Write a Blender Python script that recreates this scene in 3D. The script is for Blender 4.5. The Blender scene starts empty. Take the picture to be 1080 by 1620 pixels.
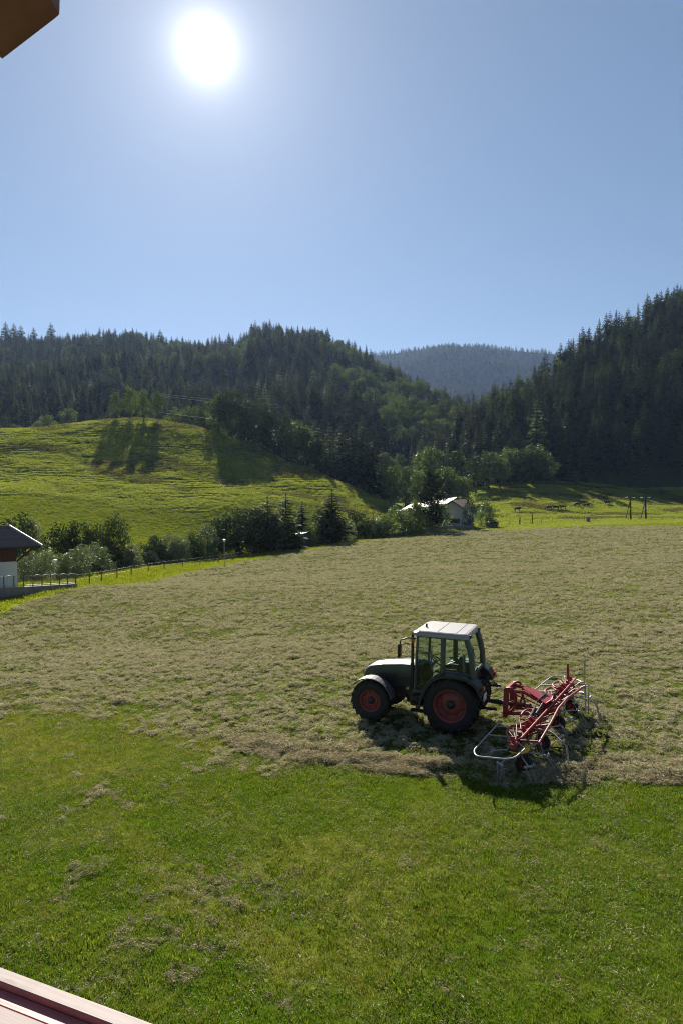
import bpy, math, random
import numpy as np
from mathutils import Vector, Matrix

random.seed(7)
rng = np.random.default_rng(7)
scene = bpy.context.scene
COL = scene.collection
PI = math.pi

# ------------------------------------------------------------------ camera
CAMZ = 7.0
PITCH = math.atan(42 / 1080)
cam_d = bpy.data.cameras.new('camera')
cam = bpy.data.objects.new('camera', cam_d)
COL.objects.link(cam)
cam.location = (0, 0, CAMZ)
cam.rotation_euler = (PI / 2 - PITCH, 0, 0)
cam_d.sensor_fit = 'HORIZONTAL'
cam_d.sensor_width = 24
cam_d.lens = 24
cam_d.clip_start = 0.05
cam_d.clip_end = 20000
scene.camera = cam

# ------------------------------------------------------------------ sun, sky, exposure
def ray(px, py):
    u = (px - 540) / 1080
    v = -(py - 810) / 1080
    c, s = math.cos(PITCH), math.sin(PITCH)
    return Vector((u, c + v * s, -s + v * c))

SUN_DIR = ray(326, 76).normalized()
SUN_EL = math.asin(SUN_DIR.z)
SUN_AZ = math.atan2(SUN_DIR.x, SUN_DIR.y)
sun_d = bpy.data.lights.new('sun', 'SUN')
sun_d.energy = 5.0
sun_d.angle = math.radians(0.53)
sun_d.color = (1.0, 0.94, 0.83)
sun = bpy.data.objects.new('sun', sun_d)
COL.objects.link(sun)
sun.rotation_euler = SUN_DIR.to_track_quat('Z', 'Y').to_euler()
sun.location = (-20, 60, 60)

world = bpy.data.worlds.new('World')
scene.world = world
world.use_nodes = True
wn = world.node_tree
wn.nodes.clear()
w_out = wn.nodes.new('ShaderNodeOutputWorld')
sky = wn.nodes.new('ShaderNodeTexSky')
sky.sky_type = 'NISHITA'
sky.sun_disc = False
sky.sun_elevation = SUN_EL
sky.sun_rotation = SUN_AZ
sky.altitude = 800
sky.air_density = 1.0
sky.dust_density = 0.1
sky.ozone_density = 9.0
bg = wn.nodes.new('ShaderNodeBackground')
bg.inputs['Strength'].default_value = 0.0575
skg = wn.nodes.new('ShaderNodeGamma'); skg.inputs['Gamma'].default_value = 0.60   # evens the sky from zenith to horizon
wn.links.new(sky.outputs[0], skg.inputs['Color']); wn.links.new(skg.outputs[0], bg.inputs['Color'])
# the sun's own disc and the bright air round it: a function of the angle to the sun only
geo = wn.nodes.new('ShaderNodeTexCoord')
dot = wn.nodes.new('ShaderNodeVectorMath'); dot.operation = 'DOT_PRODUCT'
dot.inputs[1].default_value = SUN_DIR
wn.links.new(geo.outputs['Generated'], dot.inputs[0])
def wmath(op, a, b=None):
    n = wn.nodes.new('ShaderNodeMath'); n.operation = op
    for i, v in enumerate((a, b)):
        if v is None: continue
        if isinstance(v, (int, float)): n.inputs[i].default_value = v
        else: wn.links.new(v, n.inputs[i])
    return n.outputs[0]
ang = wmath('ARCCOSINE', wmath('MINIMUM', dot.outputs['Value'], 0.9999999))
def gauss(width_deg, amp):
    q = wmath('DIVIDE', ang, math.radians(width_deg))
    return wmath('MULTIPLY', wmath('EXPONENT', wmath('MULTIPLY', wmath('MULTIPLY', q, q), -1.0)), amp)
def expo(width_deg, amp):
    q = wmath('DIVIDE', ang, math.radians(width_deg))
    return wmath('MULTIPLY', wmath('EXPONENT', wmath('MULTIPLY', q, -1.0)), amp)
aur = wmath('ADD', expo(0.85, 1.3), wmath('ADD', expo(4.5, .14), expo(13.0, 0.082)))
bg2 = wn.nodes.new('ShaderNodeBackground')
bg2.inputs['Color'].default_value = (1.0, 0.97, 0.93, 1)
wn.links.new(aur, bg2.inputs['Strength'])
addsh = wn.nodes.new('ShaderNodeAddShader')
wn.links.new(bg.outputs[0], addsh.inputs[0]); wn.links.new(bg2.outputs[0], addsh.inputs[1])
wn.links.new(addsh.outputs[0], w_out.inputs['Surface'])

scene.view_settings.view_transform = 'Standard'
scene.view_settings.look = 'None'
scene.view_settings.exposure = 1.42
scene.view_settings.gamma = 1.0
scene.view_settings.use_curve_mapping = False
scene.render.engine = 'CYCLES'
scene.cycles.use_denoising = True
scene.cycles.denoiser = 'OPENIMAGEDENOISE'
scene.cycles.denoising_input_passes = 'RGB_ALBEDO_NORMAL'
scene.cycles.denoising_prefilter = 'NONE'
scene.cycles.filter_width = 1.05
scene.cycles.max_bounces = 6
scene.cycles.diffuse_bounces = 2
scene.cycles.glossy_bounces = 2
scene.cycles.transmission_bounces = 4
scene.cycles.transparent_max_bounces = 8
scene.cycles.volume_bounces = 0
scene.cycles.sample_clamp_indirect = 4

# ------------------------------------------------------------------ helpers: noise, terrain
def _hash(ix, iy, seed):
    h = (ix.astype(np.int64) * 374761393 + iy.astype(np.int64) * 668265263 + seed * 974711) & 0x7fffffff
    h = ((h ^ (h >> 13)) * 1274126177) & 0x7fffffff
    return ((h ^ (h >> 16)) & 0xffff) / 65535.0
def vnoise(x, y, seed=0):
    x = np.asarray(x, float); y = np.asarray(y, float)
    ix = np.floor(x); iy = np.floor(y)
    fx = x - ix; fy = y - iy
    fx = fx * fx * (3 - 2 * fx); fy = fy * fy * (3 - 2 * fy)
    a = _hash(ix, iy, seed); b = _hash(ix + 1, iy, seed)
    c = _hash(ix, iy + 1, seed); d = _hash(ix + 1, iy + 1, seed)
    return (a + (b - a) * fx) * (1 - fy) + (c + (d - c) * fx) * fy
def fbm(x, y, oct=4, seed=0):
    s = 0; a = 0.5; t = 0
    for i in range(oct):
        s = s + a * vnoise(x * 2 ** i + 17.3 * i, y * 2 ** i - 9.1 * i, seed + i); t += a; a *= 0.5
    return s / t
def sstep(a, b, x):
    t = np.clip((x - a) / (b - a), 0, 1)
    return t * t * (3 - 2 * t)

def P(px, py, d):
    r = ray(px, py)
    return (r.x / r.y * d, d, CAMZ + r.z / r.y * d)

CTRL = [(-10, 0, .2), (10, 0, .3), (-40, 0, .0), (40, 0, 1.0), (-6, 6, .1), (6, 6, .15), (0, 10, .1), (8, 10, .15), (-8, 12, 0),
        (3, 19, .1), (8, 19, .15), (-5, 19, 0), (-12, 22, -.3), (20, 25, .4), (-30, 25, -.9), (1, 35, -.55), (20, 45, -.3)]
CTRL += [P(*a) for a in [
    (-160, 1015, 40), (0, 970, 48), (210, 925, 72), (355, 892, 105), (560, 856, 150), (640, 851, 160), (760, 838, 180), (900, 833, 172), (1080, 831, 155), (1300, 826, 155),
    (1000, 822.5, 205), (800, 829, 196), (1080, 821, 208), (1300, 815, 210), (879, 808, 235), (926, 803, 245), (1046, 785, 290), (1080, 779, 300), (1300, 770, 300),
    (905, 768, 292), (800, 796, 245), (760, 775, 285), (860, 785, 262), (700, 832, 178), (620, 845, 175), (1080, 758, 330), (900, 752, 335), (760, 768, 320), (620, 800, 300),
    (122, 930, 62), (60, 941, 57), (-100, 915, 80), (60, 910, 84), (250, 888, 118), (430, 872, 142), (520, 860, 160),
    (-120, 855, 155), (-120, 790, 185), (-120, 730, 228), (-120, 692, 257), (-120, 684, 268),
    (0, 850, 163), (0, 790, 190), (0, 735, 229), (0, 692, 255), (0, 681, 265),
    (100, 850, 170), (100, 796, 194), (100, 738, 232), (100, 694, 259), (110, 672, 278),
    (200, 850, 175), (200, 800, 198), (200, 740, 237), (200, 700, 262), (215, 666, 283), (215, 661, 290),
    (300, 850, 180), (300, 800, 200), (300, 745, 237), (300, 705, 261), (310, 675, 283),
    (400, 850, 184), (400, 800, 203), (400, 755, 236), (400, 720, 258), (400, 704, 270),
    (480, 850, 188), (480, 800, 208), (480, 762, 232), (490, 741, 250), (550, 825, 200), (550, 790, 220), (555, 768, 236), (612, 808, 215),
]]
for px, d, z in [(-120, 310, 20), (0, 305, 22), (110, 318, 26), (215, 330, 29), (310, 325, 24), (400, 310, 14), (490, 290, 6), (560, 275, 0), (612, 255, -4),
                 (-120, 360, 18), (110, 370, 24), (310, 370, 20), (490, 350, 6), (640, 330, 0)]:
    CTRL.append(((px - 540) / 1080 * d, d, z))
CTRL = np.array(CTRL)
def _tps_u(r2):
    return np.where(r2 > 1e-9, r2 * np.log(np.maximum(r2, 1e-9)), 0)
_S = 100.0
_c = CTRL[:, :2] / _S
_K = _tps_u(((_c[:, None] - _c[None]) ** 2).sum(-1)) + np.eye(len(_c)) * 2e-3
_A = np.zeros((len(_c) + 3,) * 2)
_A[:len(_c), :len(_c)] = _K
_A[:len(_c), len(_c)] = 1; _A[len(_c), :len(_c)] = 1
_A[:len(_c), len(_c) + 1:] = _c; _A[len(_c) + 1:, :len(_c)] = _c.T
_w = np.linalg.solve(_A, np.concatenate([CTRL[:, 2], [0, 0, 0]]))
def tps(x, y):
    x = np.atleast_1d(np.asarray(x, float)).ravel() / _S; y = np.atleast_1d(np.asarray(y, float)).ravel() / _S
    out = np.empty_like(x)
    for i in range(0, len(x), 40000):
        xx = x[i:i + 40000]; yy = y[i:i + 40000]
        r2 = (xx[:, None] - _c[None, :, 0]) ** 2 + (yy[:, None] - _c[None, :, 1]) ** 2
        out[i:i + 40000] = _tps_u(r2) @ _w[:-3] + _w[-3] + _w[-2] * xx + _w[-1] * yy
    return out

NEAR_X = [-40, -11.75, -7, -3.65, -1.6, 1.2, 3.7, 7.7, 30]
NEAR_D = [24, 23.2, 21.6, 18.6, 17.0, 16.2, 15.5, 15.4, 14.5]
FAR_T = [-1, -.5, -.3056, -.171, .0185, .0926, .204, .333, .5, 1]
FAR_D = [36, 48, 70, 101, 144, 155, 174, 166, 150, 140]
PATCH = []
for _px, _py, _sx, _sy, _a in [(395, 1408, .55, .30, 1), (345, 1385, .4, .3, .7), (215, 1478, .30, .25, .9), (125, 1380, .32, .45, .8), (235, 1400, .5, .3, .5), (150, 1560, .30, .22, 1),
                          (285, 1540, .22, .2, 1), (110, 1545, .25, .2, .8), (690, 1570, .28, .16, .8), (700, 1520, .35, .15, .7), (150, 1240, .5, .4, .6), (180, 1255, .4, .2, .6), (440, 1560, .3, .35, .6),
                          (330, 1500, .4, .3, .45), (60, 1330, .3, .3, .4), (830, 1510, .4, .2, .4), (350, 1140, .6, .4, .9), (240, 1115, .9, .3, .6), (780, 1330, .5, .3, .4), (270, 1450, .5, .3, .5)]:
    _r = ray(_px, _py); _s = (.1 - CAMZ) / _r.z
    PATCH.append((_r.x * _s, _r.y * _s, _sx, _sy, _a))
def hay_mask(x, y):
    t = x / np.maximum(y, 1)
    n = fbm(x * .35, y * .35, 4, 3) - .5
    n2 = fbm(x * 1.6, y * 1.6, 3, 8) - .5
    near = np.interp(x, NEAR_X, NEAR_D)
    soft = np.interp(x, [-12, -4, 0, 8], [6.5, 3.4, .8, .6])
    a = sstep(-.5, .5, (y - near) / soft + 1.6 * n + .9 * n2)
    far = np.interp(t, FAR_T, FAR_D)
    b = sstep(-.5, .5, (far - y) / (far * .02) + 1.2 * n + .8 * n2)
    h = a * b
    # loose wisps left lying on the mown grass
    w = .22 * sstep(.58, .72, fbm(x * .8 + 5, y * .5, 4, 21)) * (y < 24)
    for cx, cy, sx, sy, a in PATCH:
        w = w + 1.15 * a * np.exp(-((x - cx) / sx) ** 2 - ((y - cy) / (sy * 2.0)) ** 2)
    w = np.clip(w * 1.6 * sstep(.46, .62, fbm(x * 3.4, y * 3.4, 4, 31)), 0, 1)
    h = np.maximum(h, w * .9)
    return h
def hill_mask(x, y):
    z = tps(x, y)
    return sstep(170, 190, y) * (1 - sstep(285, 300, y)) * (x / y < .06)
def terrace_mask(x, y, z):
    # cattle terraces on the left hill and on the bank right of the middle house
    t = x / np.maximum(y, 1)
    hm = sstep(178, 205, y) * (1 - sstep(292, 300, y)) * (1 - sstep(.05, .08, t))
    rb = sstep(205, 225, y) * (1 - sstep(285, 296, y)) * sstep(.2, .215, t) * (1 - sstep(.27, .33, t))
    patchy = sstep(.33, .55, fbm(x / 26, y / 18, 3, 41) + .18 * sstep(200, 225, y) - .25 * sstep(-.12, .0, t) * (1 - sstep(240, 260, y)))
    streak = sstep(.42, .60, fbm(x / 11, z / 1.7 + x / 40, 4, 45))
    m = np.maximum(hm * (.06 + .94 * patchy) * streak, rb * .6 * streak)
    return m
def terrace_phase(x, y, z):
    u = z / .85 + 3.2 * fbm(x / 30, y / 26, 3, 42) + 1.3 * fbm(x / 7, y / 7, 3, 43)
    return u - np.floor(u)
def ground_z(x, y):
    x = np.atleast_1d(np.asarray(x, float)).ravel(); y = np.atleast_1d(np.asarray(y, float)).ravel()
    z = tps(x, y)
    near = 1 - sstep(150, 200, y)
    hay = hay_mask(x, y)
    z = z + near * (.10 * (fbm(x / 5, y / 5, 3, 1) - .5) + .03 * (fbm(x / .9, y / .9, 3, 2) - .5))
    lump = fbm(x / .42, y / .42, 3, 5)
    z = z + hay * near * (.20 * np.clip(lump - .45, 0, 1) + .12 * np.clip(fbm(x / 1.5, y / 1.1, 3, 6) - .5, 0, 1))
    nd = np.interp(x, NEAR_X, NEAR_D)
    ridge = np.exp(-((y - nd - .5) / .35) ** 2) * sstep(-2.8, -.6, x) * np.clip(fbm(x / .8, y / .5, 3, 9) - .42, 0, 1) * .45
    z = z + ridge
    m = terrace_mask(x, y, z)
    f = terrace_phase(x, y, z)
    z = z + m * .85 * .8 * (sstep(.5, .95, f) - f)
    z = z + sstep(185, 215, y) * (1 - sstep(300, 320, y)) * 1.6 * (fbm(x / 15, y / 11, 3, 47) - .5)
    z = z + sstep(170, 200, y) * .35 * (fbm(x / 3, y / 3, 3, 44) - .5)
    return z
def gz(x, y):
    return float(ground_z(x, y)[0])
def gpt(px, d, dz=0.0):
    x = (px - 540) / 1080 * d
    return Vector((x, d, gz(x, d) + dz))

# ------------------------------------------------------------------ helpers: meshes
class MB:
    def __init__(s): s.v = []; s.f = []; s.m = []; s.sm = []
    def add(s, vs, fs, mat=0, smooth=False, M=None):
        o = len(s.v)
        if M is not None: vs = [M @ Vector(p) for p in vs]
        s.v += [tuple(p) for p in vs]
        for f in fs:
            s.f.append([i + o for i in f]); s.m.append(mat); s.sm.append(smooth)
        return s
    def box(s, c, size, mat=0, M=None, bev=0.0):
        cx, cy, cz = c; hx, hy, hz = size[0] / 2, size[1] / 2, size[2] / 2
        if bev <= 0:
            vs = [(cx + i * hx, cy + j * hy, cz + k * hz) for i in (-1, 1) for j in (-1, 1) for k in (-1, 1)]
            fs = [(0, 1, 3, 2), (4, 6, 7, 5), (0, 4, 5, 1), (2, 3, 7, 6), (0, 2, 6, 4), (1, 5, 7, 3)]
            return s.add(vs, fs, mat, False, M)
        b = bev; vs = []; idx = {}
        for ax in range(3):
            for i in (-1, 1):
                for j in (-1, 1):
                    for k in (-1, 1):
                        h = [hx - b, hy - b, hz - b]; h[ax] += b
                        idx[(ax, i, j, k)] = len(vs); vs.append((cx + i * h[0], cy + j * h[1], cz + k * h[2]))
        fs = []
        for g in (-1, 1):
            fs.append([idx[(0, g, -1, -1)], idx[(0, g, 1, -1)], idx[(0, g, 1, 1)], idx[(0, g, -1, 1)]][::g])
            fs.append([idx[(1, -1, g, -1)], idx[(1, -1, g, 1)], idx[(1, 1, g, 1)], idx[(1, 1, g, -1)]][::g])
            fs.append([idx[(2, -1, -1, g)], idx[(2, 1, -1, g)], idx[(2, 1, 1, g)], idx[(2, -1, 1, g)]][::g])
        for i in (-1, 1):
            for j in (-1, 1):
                fs.append([idx[(0, i, j, -1)], idx[(1, i, j, -1)], idx[(1, i, j, 1)], idx[(0, i, j, 1)]][::i * j])
                fs.append([idx[(0, i, -1, j)], idx[(0, i, 1, j)], idx[(2, i, 1, j)], idx[(2, i, -1, j)]][::i * j])
                fs.append([idx[(1, -1, i, j)], idx[(2, -1, i, j)], idx[(2, 1, i, j)], idx[(1, 1, i, j)]][::i * j])
                for k in (-1, 1):
                    fs.append([idx[(0, i, j, k)], idx[(1, i, j, k)], idx[(2, i, j, k)]][::i * j * k])
        return s.add(vs, fs, mat, False, M)
    def tube(s, pts, r, n=8, mat=0, caps=True, smooth=True, M=None):
        pts = [Vector(p) for p in pts]
        rs = r if isinstance(r, (list, tuple)) else [r] * len(pts)
        vs = []; prev = None
        for i, p in enumerate(pts):
            t = (pts[min(i + 1, len(pts) - 1)] - pts[max(i - 1, 0)]).normalized()
            if prev is None:
                a = Vector((0, 0, 1)) if abs(t.z) < .9 else Vector((1, 0, 0))
                u = t.cross(a).normalized()
            else:
                u = (prev - t * prev.dot(t)).normalized()
            prev = u; w = t.cross(u)
            for k in range(n):
                a = 2 * PI * k / n
                vs.append(p + (u * math.cos(a) + w * math.sin(a)) * rs[i])
        fs = []
        for i in range(len(pts) - 1):
            for k in range(n):
                fs.append((i * n + k, i * n + (k + 1) % n, (i + 1) * n + (k + 1) % n, (i + 1) * n + k))
        s.add(vs, fs, mat, smooth, M)
        if caps:
            s.add(vs[:n], [list(range(n))[::-1]], mat, False, M)
            s.add(vs[-n:], [list(range(n))], mat, False, M)
        return s
    def lathe(s, prof, n=24, axis='y', c=(0, 0, 0), mat=0, smooth=True, M=None):
        vs = []; fs = []
        for (r, h) in prof:
            for k in range(n):
                a = 2 * PI * k / n
                if axis == 'y': vs.append((c[0] + r * math.cos(a), c[1] + h, c[2] + r * math.sin(a)))
                elif axis == 'z': vs.append((c[0] + r * math.cos(a), c[1] + r * math.sin(a), c[2] + h))
                else: vs.append((c[0] + h, c[1] + r * math.cos(a), c[2] + r * math.sin(a)))
        for i in range(len(prof) - 1):
            for k in range(n):
                f = (i * n + k, i * n + (k + 1) % n, (i + 1) * n + (k + 1) % n, (i + 1) * n + k)
                fs.append(f if axis != 'y' else f[::-1])
        return s.add(vs, fs, mat, smooth, M)
    def prism(s, poly, a, b, axis='y', mat=0, M=None):
        n = len(poly)
        def p3(p, h):
            return (p[0], h, p[1]) if axis == 'y' else ((h, p[0], p[1]) if axis == 'x' else (p[0], p[1], h))
        vs = [p3(p, a) for p in poly] + [p3(p, b) for p in poly]
        fs = [list(range(n)), list(range(n, 2 * n))[::-1]]
        for i in range(n):
            fs.append((i, i + n, (i + 1) % n + n, (i + 1) % n))
        return s.add(vs, fs, mat, False, M)
    def loft(s, rings, mat=0, smooth=True, cap=True, M=None):
        n = len(rings[0]); vs = [p for r in rings for p in r]; fs = []
        for i in range(len(rings) - 1):
            for k in range(n):
                fs.append((i * n + k, i * n + (k + 1) % n, (i + 1) * n + (k + 1) % n, (i + 1) * n + k))
        s.add(vs, fs, mat, smooth, M)
        if cap:
            s.add(rings[0], [list(range(n))[::-1]], mat, False, M); s.add(rings[-1], [list(range(n))], mat, False, M)
        return s
    def mesh(s, name, mats):
        me = bpy.data.meshes.new(name)
        me.from_pydata(s.v, [], s.f)
        for m in (mats if isinstance(mats, (list, tuple)) else [mats]): me.materials.append(m)
        me.polygons.foreach_set('material_index', s.m)
        me.polygons.foreach_set('use_smooth', s.sm)
        me.validate(); me.update()
        return me
    def build(s, name, mats, parent=None):
        return link(name, s.mesh(name, mats), parent)
def link(name, me, parent=None):
    o = bpy.data.objects.new(name, me); COL.objects.link(o)
    if parent is not None: o.parent = parent
    return o
def tag(o, label=None, cat=None, group=None, kind=None):
    if label: o['label'] = label
    if cat: o['category'] = cat
    if group: o['group'] = group
    if kind: o['kind'] = kind
    return o
def thing(name, label, cat, loc=(0, 0, 0), rz=0.0, group=None):
    o = bpy.data.objects.new(name, None); COL.objects.link(o)
    o.location = loc; o.rotation_euler = (0, 0, rz); o.empty_display_size = .2
    return tag(o, label, cat, group)
def copy_tree(o, parent=None):
    c = o.copy(); COL.objects.link(c)
    if parent is not None: c.parent = parent
    for ch in list(o.children): copy_tree(ch, c)
    return c

# ------------------------------------------------------------------ helpers: materials
def new_mat(name):
    m = bpy.data.materials.new(name); m.use_nodes = True
    return m, m.node_tree, m.node_tree.nodes['Principled BSDF']
def ramp(nt, fac, stops):
    r = nt.nodes.new('ShaderNodeValToRGB')
    els = r.color_ramp.elements
    while len(els) < len(stops): els.new(.5)
    for e, (p, c) in zip(els, stops):
        e.position = p; e.color = (*c, 1) if len(c) == 3 else c
    nt.links.new(fac, r.inputs[0]); return r.outputs[0]
def noise(nt, scale, detail=4, rough=.6, coord=None, dist=0.0):
    n = nt.nodes.new('ShaderNodeTexNoise')
    n.inputs['Scale'].default_value = scale; n.inputs['Detail'].default_value = detail
    n.inputs['Roughness'].default_value = rough; n.inputs['Distortion'].default_value = dist
    if coord is not None: nt.links.new(coord, n.inputs['Vector'])
    return n.outputs[0]
def mixc(nt, fac, a, b, mode='MIX'):
    m = nt.nodes.new('ShaderNodeMix'); m.data_type = 'RGBA'; m.blend_type = mode
    for s, v in ((m.inputs[0], fac), (m.inputs[6], a), (m.inputs[7], b)):
        if hasattr(v, 'is_linked'): nt.links.new(v, s)
        elif isinstance(v, (int, float)): s.default_value = v
        else: s.default_value = (*v, 1)
    return m.outputs[2]
def mth(nt, op, a, b=0.0, clamp=False):
    n = nt.nodes.new('ShaderNodeMath'); n.operation = op; n.use_clamp = clamp
    for s, v in ((n.inputs[0], a), (n.inputs[1], b)):
        if hasattr(v, 'is_linked'): nt.links.new(v, s)
        else: s.default_value = v
    return n.outputs[0]
def bump(nt, h, strength, dist, bsdf):
    b = nt.nodes.new('ShaderNodeBump'); b.inputs['Strength'].default_value = strength; b.inputs['Distance'].default_value = dist
    nt.links.new(h, b.inputs['Height']); nt.links.new(b.outputs[0], bsdf.inputs['Normal'])
def objcoord(nt):
    return nt.nodes.new('ShaderNodeTexCoord').outputs['Object']
def simple(name, col, rough=.6, metal=0.0, var=.25, scale=6.0, spec=.5, bumps=0.0):
    m, nt, b = new_mat(name)
    oc = objcoord(nt)
    n = noise(nt, scale, 5, .65, oc)
    c2 = tuple(max(0, c * (1 - var)) for c in col); c1 = tuple(min(1, c * (1 + var * .6)) for c in col)
    nt.links.new(ramp(nt, n, [(.3, c2), (.7, c1)]), b.inputs['Base Color'])
    b.inputs['Roughness'].default_value = rough; b.inputs['Metallic'].default_value = metal
    b.inputs['Specular IOR Level'].default_value = spec
    if bumps: bump(nt, noise(nt, scale * 5, 4, .6, oc), bumps, .02, b)
    return m
def leaf_mat(name, cols, trans=.45, rough=.5, rnd=.35, spec=.3, tcol=None, gloss=0.0):
    """leaves, needles and blades: reflect and let light through; colour varies leaf by leaf and plant by plant"""
    m, nt, b = new_mat(name)
    out = nt.nodes['Material Output']
    g = nt.nodes.new('ShaderNodeNewGeometry')
    oi = nt.nodes.new('ShaderNodeObjectInfo')
    f = mth(nt, 'ADD', mth(nt, 'MULTIPLY', g.outputs['Random Per Island'], 1 - rnd), mth(nt, 'MULTIPLY', oi.outputs['Random'], rnd))
    k = len(cols)
    c = ramp(nt, f, [(.15 + .7 * i / max(1, k - 1), cc) for i, cc in enumerate(cols)])
    nt.links.new(c, b.inputs['Base Color'])
    b.inputs['Roughness'].default_value = max(rough, .55); b.inputs['Specular IOR Level'].default_value = spec * .15 if spec > .6 else 0.0
    t = nt.nodes.new('ShaderNodeBsdfTranslucent')
    nt.links.new(mixc(nt, 1.0, c, tcol or (1.0, 1.0, .55), 'MULTIPLY'), t.inputs['Color'])
    mx = nt.nodes.new('ShaderNodeMixShader'); mx.inputs[0].default_value = trans
    nt.links.new(b.outputs[0], mx.inputs[1]); nt.links.new(t.outputs[0], mx.inputs[2])
    gl = nt.nodes.new('ShaderNodeBsdfGlossy'); gl.inputs['Roughness'].default_value = .5; gl.inputs['Color'].default_value = (1, 1, .92, 1)
    m2 = nt.nodes.new('ShaderNodeMixShader'); m2.inputs[0].default_value = gloss
    nt.links.new(mx.outputs[0], m2.inputs[1]); nt.links.new(gl.outputs[0], m2.inputs[2])
    nt.links.new(m2.outputs[0], out.inputs['Surface'])
    return m

M = {}
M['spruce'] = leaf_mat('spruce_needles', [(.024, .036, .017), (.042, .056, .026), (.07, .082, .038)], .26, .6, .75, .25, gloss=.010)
M['larch'] = leaf_mat('larch_needles', [(.05, .075, .025), (.075, .10, .035)], .4, .6, .6, .25, gloss=.04)
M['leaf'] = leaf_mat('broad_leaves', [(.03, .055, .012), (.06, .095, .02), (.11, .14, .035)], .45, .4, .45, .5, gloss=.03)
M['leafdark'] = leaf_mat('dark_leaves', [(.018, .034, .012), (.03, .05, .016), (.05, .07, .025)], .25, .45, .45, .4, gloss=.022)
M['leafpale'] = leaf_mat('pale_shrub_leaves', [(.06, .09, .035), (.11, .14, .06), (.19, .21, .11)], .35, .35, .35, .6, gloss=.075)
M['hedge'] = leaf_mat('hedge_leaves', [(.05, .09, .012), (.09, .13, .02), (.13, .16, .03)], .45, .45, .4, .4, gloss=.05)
M['grass'] = leaf_mat('grass_blades', [(.044, .098, .002), (.088, .162, .004), (.135, .205, .007), (.26, .27, .08)], .5, .45, .45, .7, (1.0, 1.0, .35))
M['lush'] = leaf_mat('lush_blades', [(.13, .165, .014), (.19, .22, .025), (.27, .28, .06)], .5, .6, .4, .3, (1.0, 1.0, .4))
M['rough'] = leaf_mat('rough_grass_blades', [(.07, .085, .02), (.13, .13, .045), (.22, .18, .09)], .4, .6, .4, .3, (1.0, 1.0, .6))
M['pasture'] = leaf_mat('pasture_blades', [(.17, .22, .03), (.24, .28, .05), (.33, .33, .11)], .5, .6, .4, .3, (1.0, 1.0, .55))
M['grassdry'] = leaf_mat('yellow_grass_blades', [(.12, .15, .012), (.18, .20, .02), (.27, .26, .08)], .5, .5, .45, .35, (1.0, 1.0, .45))
M['hay'] = leaf_mat('hay_stalks', [(.22, .20, .11), (.385, .352, .235), (.54, .495, .38), (.27, .28, .11)], .25, .55, .4, .4, (1.0, .95, .7))
M['hayold'] = leaf_mat('old_hay_stalks', [(.17, .14, .085), (.33, .275, .185), (.52, .45, .33), (.24, .24, .10)], .2, .6, .4, .4, (1.0, .92, .7))
M['bark'] = simple('bark', (.06, .045, .034), .9, spec=0.0, var=.5, scale=9, bumps=.6)
M['barkgrey'] = simple('grey_bark', (.10, .085, .07), .9, spec=0.0, var=.5, scale=9, bumps=.6)
M['green_paint'] = simple('dark_green_paint', (.06, .08, .058), .4, var=.25, scale=3)
M['black'] = simple('black_plastic', (.012, .013, .014), .45, var=.3)
M['rubber'] = simple('tyre_rubber', (.018, .017, .016), .85, var=.5, scale=7, bumps=.4)
M['red'] = simple('red_rim_paint', (.20, .034, .03), .45, var=.35, scale=5)
M['tedder_red'] = simple('tedder_red_paint', (.27, .028, .026), .45, var=.3, scale=5)
M['tedder_dark'] = simple('worn_dark_red_paint', (.13, .03, .026), .55, var=.5, scale=9)
M['roofwhite'] = simple('cab_roof_paint', (.28, .265, .255), .4, var=.08, scale=3)
M['greymetal'] = simple('galvanised_steel', (.33, .32, .32), .5, .35, var=.2, scale=9)
M['darkmetal'] = simple('dark_metal', (.03, .03, .03), .5, .3, var=.3)
M['fendergrey'] = simple('grey_fender_plastic', (.075, .075, .075), .5, var=.15)
M['seat'] = simple('seat_cloth', (.05, .05, .055), .9)
M['yellow'] = simple('yellow_paint', (.55, .38, .02), .5)
M['lampred'] = simple('red_lens', (.35, .02, .01), .2)
M['lampwhite'] = simple('white_lens', (.6, .6, .58), .2, var=.05)
M['orange'] = simple('orange_lens', (.6, .2, .02), .25)
M['plate'] = simple('white_plate', (.6, .6, .58), .4, var=.05)
M['render'] = simple('white_render', (.62, .62, .6), .9, var=.08, scale=1.2, bumps=.1)
M['wood_red'] = simple('red_brown_boards', (.10, .032, .024), .75, var=.3, scale=4)
M['tile'] = simple('roof_tile', (.16, .11, .10), .85, var=.45, scale=2.2, bumps=.3)
M['tin'] = simple('bright_tin_sheet', (.34, .34, .33), .5, .1, var=.15, scale=1.5)
M['window'] = simple('dark_window_pane', (.02, .025, .03), .08, var=.1, spec=.8)
M['concrete'] = simple('concrete', (.22, .20, .19), .9, var=.3, scale=1.3, bumps=.3)
M['fencewood'] = simple('weathered_post_wood', (.11, .09, .07), .9, var=.4, scale=5)
M['wire'] = simple('fence_wire', (.16, .15, .14), .5, .6)
M['cable'] = simple('cable', (.35, .35, .36), .35, .5)
M['cow'] = simple('cow_hide', (.045, .03, .022), .8, var=.4, scale=1.6)
M['lampshade'] = simple('lamp_cover', (.75, .75, .73), .35, var=.05)
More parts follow.
